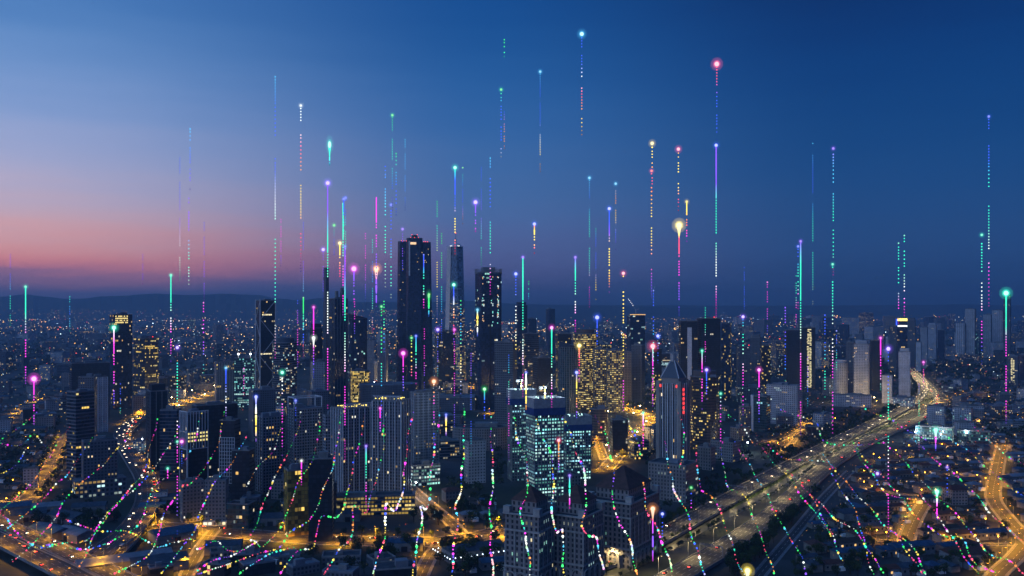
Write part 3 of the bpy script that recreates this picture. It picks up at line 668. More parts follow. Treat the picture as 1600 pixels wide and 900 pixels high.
b('apartment_tower', 'pale stepped tower left in the far right cluster', 1438, 1450, 512, 575, rel=-8, ratio=.9, sty='white', pr=.03)
b('apartment_tower', 'pale tower with twin rooftop lights in the far right cluster', 1450, 1464, 508, 568, rel=-8, ratio=.9, sty='white', pr=.05, ex='crown')
b('apartment_tower', 'low white-edged tower at the highway vanishing point', 1431, 1440, 535, 580, rel=-8, ratio=.9, sty='whiteslab', pr=.03)
b('apartment_tower', 'dark blue slim tower in the far right cluster', 1465, 1477, 516, 565, rel=-8, ratio=.9, sty='navy', pr=.0)
b('apartment_tower', 'white slab with stepped left shoulder in the far right cluster', 1493, 1509, 505, 562, rel=-10, ratio=.9, sty='whiteslab', pr=.01, ex='fin')
b('apartment_tower', 'tallest white slab of the far right cluster', 1508, 1525, 483, 562, rel=-10, ratio=.8, sty='whiteslab', pr=.01, ex='fin')
b('apartment_tower', 'slim teal tower with lit crown in the far right cluster', 1519, 1529, 518, 562, rel=-8, ratio=.9, sty='teal', pr=.2, pal='teal')
b('apartment_tower', 'ribbed white slab second from the right edge cluster', 1536, 1550, 492, 560, rel=-10, ratio=.9, sty='whiteslab', pr=.01, ex='fin')
b('apartment_tower', 'white slab with amber rooftop lamp near the right edge', 1550, 1569, 485, 558, rel=-10, ratio=.9, sty='whiteslab', pr=.03, ex='fin')
b('apartment_tower', 'tall thin pale tower nearest the right edge', 1568, 1580, 460, 565, rel=-10, ratio=.9, sty='grey', pr=.01)
b('apartment_block', 'grey block with one glowing stairwell near the right edge', 1573, 1592, 557, 605, rel=-8, ratio=.8, sty='grey', pr=.05, ex='stripe')
b('apartment_block', 'dark block on the extreme right edge', 1592, 1606, 555, 600, rel=-8, ratio=.8, sty='navy', pr=.03)
b('apartment_block', 'left pale flat block above the blue shopping hall', 1448, 1478, 636, 672, rel=-12, ratio=.5, sty='white', pr=.15, pal='cool')
b('apartment_block', 'right pale flat block above the blue shopping hall', 1488, 1520, 638, 672, rel=-10, ratio=.5, sty='white', pr=.12, pal='cool')
b('mall', 'blue and white lit shopping hall in the right suburb', 1430, 1490, 668, 692, rel=-6, ratio=.4, sty='teal', pr=.75, pal='cool', gain=.8)
b('mall', 'lower blue-lit annex of the shopping hall', 1495, 1548, 674, 693, rel=-4, ratio=.3, sty='teal', pr=.4, pal='teal', gain=.6)
b('school', 'pale four-storey block with dark red hipped roof among houses', 1472, 1512, 766, 790, rel=32, ratio=1.1, sty='cream', pr=.0, kit=False, ex='hip')
b('apartment_tower', 'white residential tower left of the central thoroughfare', 725, 759, 690, 756, rel=20, ratio=.7, sty='white', pr=.03)
b('apartment_block', 'small grey block with red pitched roof by the junction', 690, 722, 768, 785, rel=18, ratio=.8, sty='grey', pr=.05, kit=False, ex='hip')
b('apartment_tower', 'left of the two near white gridded condominium towers', 517, 583, 640, 786, rel=26, ratio=.8, sty='condo', pr=.035, ex='fin,wfin,garden,ledge')
b('apartment_tower', 'right and taller of the two near gridded condominium towers', 582, 642, 628, 786, rel=-24, ratio=.8, sty='condo', pr=.035, ex='fin,wfin,garden,ledge')
b('shopping_podium', 'glowing white podium under the gridded condominium pair', 510, 650, 776, 806, rel=-2, ratio=.22, sty='band', pr=.85, pal='yellow', gain=.8)
b('apartment_tower', 'pale slab apartment tower right of the gridded pair', 641, 686, 614, 745, rel=24, ratio=.5, sty='white', pr=.05, ex='fin')
b('office_block', 'low office with white lit bands below the pale slab tower', 638, 688, 728, 760, rel=20, ratio=.5, sty='band', pr=.8, pal='cool', gain=.8)
b('apartment_tower', 'framed-top grey residential tower left of the gridded pair', 449, 504, 640, 770, rel=22, ratio=.6, sty='condo', pr=.05, ex='fin,pale,frame')
b('apartment_tower', 'grey residential tower at the left of the framed-top tower', 400, 446, 652, 770, rel=24, ratio=.7, sty='condo', pr=.05, ex='fin,pale')
b('office_block', 'dark block with pale sloped roof behind the grey residential towers', 388, 431, 610, 690, rel=16, ratio=.8, sty='grey', pr=.01, ex='pale')
b('office_block', 'pale block with two dark slots behind the framed-top tower', 480, 515, 612, 680, rel=20, ratio=.7, sty='grey', pr=.02, ex='pale')
b('apartment_tower', 'slim grey tower filling the gap left of the gridded pair', 504, 524, 650, 780, rel=18, ratio=.9, sty='condo', pr=.08)
b('office_block', 'gold glass office block with unlit concrete crown', 443, 486, 736, 838, rel=14, ratio=.8, sty='gold', pr=.05, pal='yellow')
b('office_tower', 'plain black tower touching the gold glass block', 482, 522, 718, 846, rel=-6, ratio=.8, sty='dark', pr=.012)
b('office_block', 'slate block with yellow stairwell right of the black tower', 506, 526, 755, 812, rel=6, ratio=.9, sty='dark', pr=.12, pal='yellow')
b('exhibition_hall', 'low curved beige building left of the glowing teal towers', 706, 795, 670, 704, rel=0, ratio=.6, sty='stone', pr=.02, shape='round')
b('office_block', 'low grey office with pale decks left of the beige hall', 680, 718, 690, 718, rel=12, ratio=.7, sty='band', pr=.15, ex='ledge')
b('stadium_hall', 'wide flat arena with long pale curved roof beyond the pair', 560, 655, 602, 640, rel=4, ratio=.6, sty='grey', pr=.05, shape='round', ex='pale')
b('transport_hall', 'long pale flat-roofed terminal right of the arena', 640, 745, 622, 642, rel=-4, ratio=.5, sty='grey', pr=.06, ex='pale')
b('office_block', 'white block beside the left park avenue', 36, 61, 733, 764, rel=-8, ratio=.7, sty='white', pr=.03)
b('mall', 'tiny glowing white showroom by the flyover bend', 208, 228, 690, 708, rel=-14, ratio=.7, sty='white', pr=.75, pal='cool', gain=1.2)
b('warehouse', 'plain white shed beside the flyover', 238, 263, 770, 788, rel=-6, ratio=.6, sty='whiteslab', pr=0)
b('office_block', 'grey terrace block behind the dark slab at far left', 206, 224, 620, 648, rel=10, ratio=.8, sty='stone', pr=.02)
b('office_block', 'teal-banded block between the pyramid tower and highway', 1090, 1118, 700, 735, rel=-25, ratio=.8, sty='stone', pr=.05)
b('office_block', 'stone courthouse block with lit cornice near the highway', 1110, 1158, 692, 722, rel=-28, ratio=.7, sty='cream', pr=.06, pal='yellow')
b('convention_hall', 'low white lit hall with round arch front below the slate tower', 1150, 1196, 606, 630, rel=5, ratio=.8, sty='grey', pr=.25, pal='cool', shape='bow')
BUILT = {}
def extras(a, k, res):
    ex = k.get('ex', ''); root, poly, info, nf, fh, w_, d, z1 = res; r = random.Random(int(a[2] * 3))
    E = set(ex.split(','))
    if 'screen' in E:
        m = MB(); pl = grow(poly, .5)
        for i in range(len(pl)):
            j = (i + 1) % len(pl); a_, b_ = pl[i], pl[j]; ln = math.dist(a_, b_); n = max(1, int(ln / 2.5))
            for q in range(n): t = q / n; m.box(a_[0] + (b_[0]-a_[0]) * t, a_[1] + (b_[1]-a_[1]) * t, z1 - 2, z1 + r.choice((7, 8, 9)), .5, .5)
            for zz in (z1 + 2, z1 + 5, z1 + 7.5): m.bar((a_[0], a_[1], zz), (b_[0], b_[1], zz), .25)
        m.build('roof_screen', M_STEEL, root)
        add_box_part(root, 'plant_room', M_CONC, 0, 0, z1, z1 + 11, w_ * .5, d * .5)
        m = MB(); m.box(0, -d/2 - .3, 0, z1, 2.0, .8); m.build('dark_centre_strip', M_DARKM, root)  # dark strip laid on the front face in place of a cut groove
        lm = MB()
        for _ in range(60):
            m_ = r.uniform(.62, .97) * z1; u = r.choice((-.32, -.28, .0, .04, .30, .33, .1)) * w_; lm.box(u, -d/2 - .2, m_, m_ + 2, 1.6, .2, c=r.choice([(.3, 1.2, 1), (.9, 1.2, 1.2), (1, .6, .3)]))
        tag(lm.build('screen_lights', WIN, root), kind='stuff')
    if 'flank' in E: add_box_part(root, 'pale_flank', M_WHITE, w_/2 + .35, 0, 0, z1 + 2, .6, d * .86)
    if 'flank2' in E: add_box_part(root, 'pale_flank', M_WHITE, -w_/2 - .35, 0, 0, z1 + 2, .6, d * .9); add_box_part(root, 'pale_edge', M_WHITE, -w_/2 + 2.2, -d/2 - .35, 0, z1 + 2, 4.4, .6)
    if 'sign' in E:
        lm = MB()
        for i in range(4):
            for q in range(9):
                if r.random() < .8: lm.box(-w_ * .38 + q * w_ * .075, -d/2 - .3, z1 - 16 + i * 4 , z1 - 13.6 + i * 4, w_ * .06, .2, c=(1.3, 1.0, .35))
        lm.build('rooftop_sign', WIN, root)
    if 'litpodium' in E or 'toplitlow' in E:
        h = 16 if 'litpodium' in E else 5; q = MB(); pp = rect(w_ * 1.12, d * 1.3); inf2, zz = wall_prism(q, pp, 0, 4 if h > 9 else 1, h / (4 if h > 9 else 1), 4); q.build('podium', facade('white'), root)
        lq = MB(); lit(lq, inf2, 0, 4 if h > 9 else 1, h / (4 if h > 9 else 1), .85, [(1, .85, .5), (1, .95, .7), (1, .7, .3)], .95, .5, r, gain=1.0); tag(lq.build('podium_lights', WIN, root), kind='stuff')
    if 'whiteframe' in E:
        m = MB(); n = 7
        for i in range(n + 1): m.box(-w_/2 + w_ * i / n, -d/2 - .4, z1 * .62 if 0 < i < n else 0, z1 + 3, .8, .7)
        for i in range(6): m.box(-w_/2 - .4, -d/2 + d * i / 5, z1 * .62 if 0 < i < 5 else 0, z1 + 3, .7, .8)
        for zz in (z1 * .62, z1 * .81, z1 + 3): m.box(0, -d/2 - .4, zz - .4, zz + .4, w_ + 1, .7); m.box(-w_/2 - .4, 0, zz - .4, zz + .4, .7, d)
        m.build('white_frame', M_WHITE, root)
    if 'toplit' in E:
        lm = MB()
        for f_ in (.70, .74, .78):
            for q in range(10):
                if r.random() < .75: lm.box(-w_/2 + w_ * (q + .5) / 10, -d/2 - .25, z1 * f_, z1 * f_ + 1.8, w_ * .07, .2, c=(1.2, 1.0, .35))
        tag(lm.build('lit_floor', WIN, root))
    if 'whitegrid' in E:
        m = MB(); n = 6
        for i in range(n + 1): m.box(-w_/2 + w_ * i / n, -d/2 - .35, z1 * .25, z1 * .8, .5, .6)
        for i in range(14): m.box(0, -d/2 - .35, z1 * (.25 + .55 * i / 13) - .25, z1 * (.25 + .55 * i / 13) + .25, w_, .6)
        m.build('white_grid', M_WHITE, root)
    if 'brace' in E:
        m = MB(); n = 3
        for sx, sy, L_ in ((1, 0, w_), (0, 1, d)):
            for i in range(n):
                za, zb = z1 * i / n, z1 * (i + 1) / n; zm = (za + zb) / 2
                if sx: m.bar((-w_/2, -d/2 - .5, zm), (w_/2, -d/2 - .5, zb), .7); m.bar((-w_/2, -d/2 - .5, zm), (w_/2, -d/2 - .5, za), .7)
                else: m.bar((-w_/2 - .5, -d/2, za), (-w_/2 - .5, d/2, zm), .7); m.bar((-w_/2 - .5, d/2, zm), (-w_/2 - .5, -d/2, zb), .7)
        for x, y in rect(w_ + 1, d + 1): m.bar((x, y, 0), (x, y, z1 + 3), 1.1)
        m.build('diagonal_braces', M_WHITE, root)
        lm = MB()
        for zf in (.87, .52):
            for q in range(9):
                if r.random() < .8: lm.box(-w_/2 + w_ * (q + .5) / 9, -d/2 - .3, z1 * zf, z1 * zf + 2.4, w_ * .08, .2, c=(1.4, 1.2, .7))
        lm.build('sky_lobby', WIN, root)
    if 'flood' in E:
        for x in (-w_ * .32, w_ * .3):
            m = MB(); m.bar((x, -d * .3, z1 + 1), (x, -d * .3, z1 + 7), .4); m.ball((x, -d * .3, z1 + 8), 2.0, c=(4, 5, 6)); m.build('floodlight', GLOW, root)
    if 'antenna' in E:
        for x, h in ((-w_ * .15, 16), (w_ * .25, 22), (w_ * .38, 18)):
            add_box_part(root, 'aerial_block', M_CONC, x, 0, z1, z1 + h, w_ * .16, d * .3)
        m = MB(); m.bar((w_ * .25, 0, z1 + 20), (w_ * .25, 0, z1 + 36), .5, r2=.2); m.build('aerial', M_STEEL, root)
    if 'slant' in E:
        m = MB(); lo = [(p[0], p[1], z1) for p in poly]; hi = [(p[0], p[1], z1 + 1 + (10 * (.5 - p[0] / w_))) for p in poly]; n = len(poly)
        for i in range(n): j = (i + 1) % n; m.face([lo[i], lo[j], hi[j], hi[i]])
        m.face(hi); m.build('sloped_crown', facade('navy'), root)
    if 'cranes' in E:
        m = MB(); m.bar((0, 0, z1), (0, 0, z1 + 14), .6); m.bar((0, 0, z1 + 14), (-22, 0, z1 + 44), .5); m.bar((0, 0, z1 + 14), (8, 0, z1 + 17), .6); m.build('crane', M_WHITE, root)
        lm = MB()
        for q in range(16): lm.box(-w_/2 + w_ * q / 15, -d/2, z1 + 1.5, z1 + 3.2, 1.4, .5, c=(2.2, 1.2, .35))
        for q in range(5): lm.ball((-8 - q * 3, 0, z1 + 26 + q * 4), .8, c=(3, 3, 3))
        lm.build('roof_lights', GLOW, root)
    if 'strip' in E: add_box_part(root, 'pale_strip', M_WHITE, w_ * .02, -d/2 - .5, z1 * .35, z1 * .93, w_ * .26, .9); add_box_part(root, 'narrow_strip', M_WHITE, w_ * .02, -d/2 - .5, 0, z1 * .349, w_ * .12, .9)
    if 'stripe' in E:
        lm = MB()
        for q in range(int(z1 / 3.8)):
            for u in (-.1, .1):
                if r.random() < .85: lm.box(w_ * (.05 + u * r.uniform(.6, 1.2)), -d/2 - .3, q * 3.8, q * 3.8 + 2.2, w_ * .14, .2, c=(1.1, .95, .5))
        lm.build('lit_stairwell', WIN, root)
    if 'capsign' in E:
        lm = MB(); lm.box(0, -d/2 - .4, z1 - 8, z1 - 1, w_ * .95, .5, c=(3, 2.2, .5)); lm.box(0, -d/2 - .4, z1 - 24, z1 - 20, w_ * .95, .5, c=(2, 2.2, 2.2)); lm.box(-w_/2 - .4, 0, z1 - 20, z1 - 3, .5, d * .7, c=(.1, .25, 3)); lm.build('roof_sign', WIN, root)
    if 'hip' in E:
        m = MB(); o = rect(w_ + 2, d + 2); rl = w_ * .28; hgt = min(w_, d) * .22; A = [(p[0], p[1], z1) for p in o]; r1, r2 = (-rl, 0, z1 + hgt), (rl, 0, z1 + hgt)
        m.face([A[0], A[1], r2, r1]); m.face([A[1], A[2], r2]); m.face([A[2], A[3], r1, r2]); m.face([A[3], A[0], r1]); m.face(A[::-1]); m.build('roof', mat('red_tiles', (.10, .035, .03), .8, noise=.3), root)
    if 'garden' in E:
        lm = MB()
        for _ in range(46): u = r.uniform(-.45, .45); v = r.uniform(-.45, .3); lm.ball((u * w_, v * d, z1 + 2.5), r.uniform(.25, .5), c=(3.2, 2.4, .5))
        tag(lm.build('roof_garden_lights', GLOW, root), kind='stuff')
        m = MB()
        for i in range(9): m.box(-w_/2 + w_ * (i + .5) / 9, -d/2 + .5, z1, z1 + 5, .5, .5)
        m.box(0, -d/2 + .5, z1 + 5, z1 + 5.6, w_, .7); m.build('roof_pergola', M_WHITE, root)
    if 'frame' in E:
        m = MB()
        for sx in (-1, 1):
            for sy in (-1, 1): m.box(sx * (w_/2 - .5), sy * (d/2 - .5), z1, z1 + 12, .9, .9)
        for sy in (-1, 1): m.box(0, sy * (d/2 - .5), z1 + 12, z1 + 13, w_, .9)
        for sx in (-1, 1): m.box(sx * (w_/2 - .5), 0, z1 + 12.01, z1 + 12.99, .9, d - 1.9)
        m.build('crown_frame', M_WHITE, root)
for a, k in T: extras(a, k, B(*a, **k))

# unfinished teal towers with cranes
def site_tower(label, x0, x1, yt, yb, rel, ratio, crane=False, pr=.8):
    res = B('unfinished_tower', label, x0, x1, yt, yb, rel=rel, ratio=ratio, sty='site', pr=pr, pal='teal', frange=(0, .88), gain=1.5, kit=False, bandy=.1)
    root, poly, info, nf, fh, w_, d, z1 = res
    m = MB()
    for i in range(1, nf + 1): m.prism(grow(poly, .4), i * fh - .25, i * fh + .25, bottom=True)
    m.build('floor_slabs', M_CONC, root)
    m = MB()
    n = 9
    for q in range(n + 1):
        m.box(-w_/2 + w_ * q / n, -d/2 - .1, 0, z1, .9, .9); m.box(-w_/2 - .1, -d/2 + d * q / n, 0, z1, .9, .9); m.box(w_/2 + .1, -d/2 + d * q / n, 0, z1, .9, .9)
    m.build('columns', M_CONC, root)
    m = MB(); pl = grow(poly, 1.3); m.prism(pl, z1 - 6.5, z1 + 3.5, top=False); m.build('safety_screen', mat('screen_pale', (.30, .32, .36), .7, noise=.2), root)
    m = MB(); m.prism(grow(poly, 1.5), z1 - 14, z1 - 6.6, top=False); m.build('safety_net', mat('net_blue', (.02, .06, .22), .8, noise=.2), root)
    m = MB(); m.face([(p[0], p[1], z1 + .3) for p in poly]); m.build('roof', M_ROOFL, root)
    lm = MB()
    for _ in range(9): lm.ball((random.Random(_).uniform(-.4, .4) * w_, random.Random(_ + 50).uniform(-.4, .4) * d, z1 + 3), .6, c=(1.5, 2.6, 2.4))
    lm.build('work_lights', GLOW, root)
    if crane:
        cr = empty('tower_crane', (0, 0, 0), 0, 'luffing crane on the roof of ' + label.split(' with')[0][:40], 'crane'); cr.parent = None
        M_ = root.matrix_basis if False else None
        cr.location = root.location.copy(); cr.location.z = z1 + .35; cr.rotation_euler = (0, 0, 0); cr['label'] = crane
        m = MB(); m.bar((0, 0, 0), (0, 0, 12), .7); m.build('crane_mast', mat('crane_yellow', (.4, .28, .05), .6), cr)
        m = MB(); m.bar((0, 0, 12), (16, 0, 34), .4, r2=.25); m.build('crane_jib', M_DARKM, cr)
        m = MB(); m.box(-4, 0, 11, 14, 4, 2.4); m.build('counterweight', M_CONC, cr)
        m = MB(); m.box(.5, -1.5, 12, 14.2, 1.6, 1.6); m.build('crane_cab', M_WHITE, cr)
        m = MB(); m.ball((0, -1, 7), .9, c=(7, 8, 9)); m.build('floodlight', GLOW, cr)
        lt = bpy.data.lights.new('work_light', 'POINT'); lt.energy = 26000; lt.color = (.75, .95, 1); lt.shadow_soft_size = 1; lo = bpy.data.objects.new('work_light', lt); COL.objects.link(lo); lo.parent = cr; lo.location = (2, -6, 9)
site_tower('tall unfinished tower glowing teal with pale screened top', 822, 881, 628, 788, 22, .75, 'luffing crane with floodlight on the tallest teal-lit unfinished tower')
site_tower('narrow unfinished teal tower partly hidden behind its taller neighbour', 793, 836, 614, 752, 16, .7, 'crane on the narrow left unfinished tower', .35)
site_tower('shorter unfinished teal tower with blue netting on the right', 875, 923, 655, 750, 18, .8, None, .6)

# tower with pyramid roof and spire
def pyramid():
    a = B('skyscraper', 'ribbed tower with pyramid roof and red lit shoulders near centre right', 1028, 1076, 600, 762, rel=-24, ratio=.9, sty='ribs', pr=.05, pal='mix', kit=False, ex='fin,wfin')
    root, poly, info, nf, fh, w_, d, z1 = a; k = 975 / F
    m = MB()
    for x, y in rect(w_ * 1.02, d * 1.02): m.box(x * .96, y * .96, 0, z1 + 3, w_ * .17, d * .17)
    m.build('corner_piers', facade('stone'), root)
    m = MB(); m.box(0, 0, z1, z1 + 6, w_ * .8, d * .8); m.build('upper_tier', facade('stone'), root)
    m = MB(); o = rect(w_ * .84, d * .84); A = [(p[0], p[1], z1 + 6.02) for p in o]; ap = (0, 0, z1 + 29)
    for i in range(4): m.face([A[i], A[(i+1) % 4], ap])
    m.face(A[::-1]); m.build('pyramid_roof', mat('slate', (.09, .11, .15), .5), root)
    m = MB()
    for x, y in o: m.bar((x, y, z1 + 6), (0, 0, z1 + 30), .6)
    m.build('roof_ribs', M_WHITE, root)
    m = MB(); m.prism(ell(7, 7, 8), z1 + 24, z1 + 33); m.bar((0, 0, z1 + 33), (0, 0, z1 + 48), .5, r2=.15, n=6); m.build('spire', M_STEEL, root)
    lm = MB()
    for x in (-.42, .42): lm.box(x * w_, -d/2 - 1.2, z1 - 4, z1 - 1, w_ * .16, .4, c=(2.4, .12, .1))
    for q in range(6): lm.box(w_/2 + 1.4, -d * .2, z1 - 8 - q * 5, z1 - 5 - q * 5, .4, 3, c=(2.4, .1, .1))
    lm.build('red_lights', WIN, root)
    B('office_block', 'broad stepped stone podium block under the pyramid-roofed tower', 1012, 1092, 728, 785, rel=-24, ratio=.8, sty='stone', pr=.12, pal='mix', kit=True)
pyramid()

# hip-roofed civic blocks at the bottom
M_STONE = mat('pale_stone', (.46, .43, .40), .8, noise=.25, nscale=.2)
def civic(label, x0, x1, yt, yb, rel, ratio, hr, lits=.05, tower=False):
    res = B('civic_building', label, x0, x1, yt, yb, rel=rel, ratio=ratio, sty='stone', pr=lits, pal='cool', kit=False, frange=(.1, 1), gain=.7)
    root, poly, info, nf, fh, w_, d, z1 = res
    for zz, g_ in ((z1 * .30, .8), (z1 * .78, .8), (z1, 1.6)):
        m = MB(); m.prism(grow(poly, g_), zz - .6, zz + .5, bottom=True); m.build('cornice', M_STONE, root)
    fins(root, info, z1 * .3 + .5, z1 * .78 - .6, M_STONE, every=2, out=.6, th=.8, name='pilasters')
    # arcade of tall arches round the foot
    m = MB()
    for a_, b_, kk, *_ in info:
        dx, dy = b_[0] - a_[0], b_[1] - a_[1]; ln = math.hypot(dx, dy); n = max(2, int(ln / 8)); rz = math.atan2(dy, dx); nx, ny = dy / ln, -dx / ln; hh = z1 * .22
        for q in range(n + 1): t = q / n; m.box(a_[0] + dx * t + nx * .8, a_[1] + dy * t + ny * .8, 0, hh, 1.3, 1.4, rz)
        for q in range(n):
            c0 = (q + .5) / n; rr = ln / n / 2 - .6
            for s_ in range(6):
                t0, t1 = math.pi * s_ / 6, math.pi * (s_ + 1) / 6
                p = [(a_[0] + dx * c0 + nx * .9 + dx / ln * rr * math.cos(t), a_[1] + dy * c0 + ny * .9 + dy / ln * rr * math.cos(t), hh - 3 + rr * math.sin(t)) for t in (t0, t1)]
                m.bar(p[0], p[1], .5)
    m.build('arcade', M_STONE, root)
    # set-back upper storey, then the pyramid roof
    q = MB(); up = scale_poly(poly, .74); inf2, z2 = wall_prism(q, up, z1 + .5, 2, 4.2, 3.6); q.build('upper_storey', facade('stone'), root)
    m = MB(); m.face([(p[0], p[1], z1 + .55) for p in poly]); m.build('terrace', M_ROOF, root)
    o = scale_poly(poly, .80); A = [(p[0], p[1], z2 + .02) for p in o]; m = MB(); rl = max(0, (w_ - d) * .35)
    r1, r2 = (-rl, 0, z2 + hr), (rl, 0, z2 + hr)
    m.face([A[0], A[1], r2, r1]); m.face([A[1], A[2], r2]); m.face([A[2], A[3], r1, r2]); m.face([A[3], A[0], r1]); m.face(A[::-1])
    m.build('hip_roof', mat('roof_tiles', (.11, .055, .042), .75, noise=.3), root)
    for x, y in scale_poly(poly, .9):
        m = MB(); m.box(x, y, z1 + .56, z1 + 5, 5, 5); m.build('corner_turret', M_STONE, root)
civic('stone civic block with lit windows and brown pyramid roof, bottom centre', 789, 866, 806, 925, -26, .95, 10, .14)
civic('middle stone civic block with long brown roof beside the highway', 858, 944, 808, 915, -26, 1.25, 11, .05)
civic('rightmost civic block with tallest brown pyramid roof', 915, 1034, 786, 888, -25, 1.5, 15, .04)

# ------------------------------------------------------------------ highway furniture: gantries over the carriageways
for i, (px, py, which) in enumerate([(985, 868, 'upper'), (1112, 872, 'lower'), (1152, 775, 'upper'), (1345, 690, 'lower')]):
    pts, nr = LANE[which]; t = P(px, py); j = min(range(len(pts)), key=lambda q: (pts[q].x - t.x)**2 + (pts[q].y - t.y)**2)
    p, n2 = pts[j], nr[j]; root = empty('sign_gantry', (p.x, p.y, p.z + .3), math.atan2(n2.y, n2.x), ['steel gantry crossing the near highway beside the civic blocks', 'steel gantry over the lower carriageway near the bottom edge', 'steel gantry over the upper carriageway below the stone courthouse', 'steel gantry over the lower carriageway far along the highway'][i], 'gantry', 'gantries over the highway')
    for x in (-9.6, 9.6): m = MB(); m.bar((x, 0, 0), (x, 0, 7.5), .3, n=6); m.build('post', M_STEEL, root)
    m = MB(); m.box(0, 0, 7.0, 7.3, 19.6, .4); m.box(0, 0, 8.0, 8.3, 19.6, .4)
    for q in range(10): m.bar((-9.5 + q * 2, 0, 7.3), (-8.5 + q * 2, 0, 8.0), .1)
    m.build('truss', M_STEEL, root)
    m = MB(); m.box(-3, -.35, 6.4, 8.8, 5, .2); m.build('sign_panel', mat('sign_back', (.12, .13, .14), .6), root)

# ------------------------------------------------------------------ cars
CARP = []
def car_proto(i, col, kind):
    root = empty('parked_car' if False else kind, (0, 0, 0), 0, 'x', 'car' if kind == 'car' else 'truck', 'cars on the highways')
    L_, W_, H_ = (4.4, 1.8, .75) if kind == 'car' else (7.5, 2.3, 2.4)
    m = MB(); a = rect(W_, L_); m.prism(a, .3, .3 + H_, bottom=True, poly2=scale_poly(a, .96)); m.build('body', mat('paint_%d' % i, col, .35), root)
    if kind == 'car':
        m = MB(); m.prism(rect(1.6, 2.4, 0, -.2), 1.05, 1.5, poly2=rect(1.3, 1.6, 0, -.2)); m.build('cabin', mat('car_glass', (.02, .02, .025), .15), root)
    else: m = MB(); m.prism(rect(2.2, 1.8, 0, 3.1), 1.2, 2.3); m.build('cabin', mat('car_glass', (.02, .02, .025), .15), root)
    for x in (-.6, .6):
        m = MB(); m.ball((x, L_/2 + .05, .75), .26, c=(13, 10.5, 7)); m.build('headlight', GLOW, root)
        m = MB(); m.ball((x, -L_/2 - .05, .8), .26, c=(12, .5, .25)); m.build('tail_light', GLOW, root)
    for x in (-.85, .85):
        for y in (-1.35, 1.35):
            m = MB(); m.bar((x - .1, y, .32), (x + .1, y, .32), .32, n=8); m.build('wheel', mat('tyre', (.02, .02, .02), .9), root)
    return root
CC = [((.5, .5, .5), 'white', 'car'), ((.03, .03, .035), 'black', 'car'), ((.25, .03, .03), 'dark red', 'car'), ((.2, .21, .23), 'silver', 'car'), ((.05, .08, .2), 'blue', 'car'), ((.4, .4, .38), 'pale', 'delivery_truck')]
CARS = []
def cars(key, n, road_label, z_off=.32, seed=1, lanes=4, width=20, s0=0, s1=1, flip=False):
    r = random.Random(seed); pts, nr = LANE[key]
    for i in range(n):
        t = s0 + (s1 - s0) * (i + r.uniform(.1, .9)) / n; j = int(t * (len(pts) - 2)); p, q = pts[j], pts[j+1]; d = q - p
        ln = r.randrange(lanes); e_ = (-width/2 + width * (ln + .5) / lanes); pos = p.lerp(q, r.random()) + nr[j] * e_
        qx, qy = PX(pos) if pos.y > 10 else (0, 0)
        if not (-10 < qx < 1610 and qy < 905): continue
        rz = math.atan2(d.y, d.x) - math.pi/2
        fl = (ln < lanes / 2) if flip is None else flip
        if fl: rz += math.pi
        ci = r.choices(range(6), (4, 4, 2, 4, 2, 2))[0]; CARS.append((pos, rz, ci, road_label, 'facing' if math.cos(rz) < 0 else 'driving away', z_off))
cars('upper', 34, 'the upper highway carriageway', seed=1, width=21, lanes=5, flip=True)
cars('lower', 36, 'the lower highway carriageway', seed=2, width=21, lanes=5, flip=False)
cars('curve', 34, 'the curved flyover', seed=3, flip=None, s0=.0, s1=1)
cars('curve', 26, 'the jammed flyover end', seed=13, flip=True, s0=.6, s1=.97)
cars('curve2', 16, 'the slip flyover', seed=4, lanes=2, width=7, flip=True)
cars('left1', 8, 'the outer expressway', seed=5, flip=True); cars('left2', 8, 'the inner expressway', seed=6, flip=False)
cars('boul', 12, 'the boulevard', seed=7, flip=None)
cars('cn', 14, 'the crossing avenue', seed=8, flip=None); cars('mid', 12, 'the downtown avenue', seed=9, flip=None, lanes=3)
protoc = {}
for pos, rz, ci, rl, fa, zo in CARS:
    col, cn, kind = CC[ci]
    if ci not in protoc: o = protoc[ci] = car_proto(ci, col, kind)
    else: o = copy_tree(protoc[ci])
    o.location = (pos.x, pos.y, pos.z + zo); o.rotation_euler = (0, 0, rz)
    o['label'] = '%s %s on %s' % (cn, 'truck' if ci == 5 else 'car', rl); o['_dup'] = 1

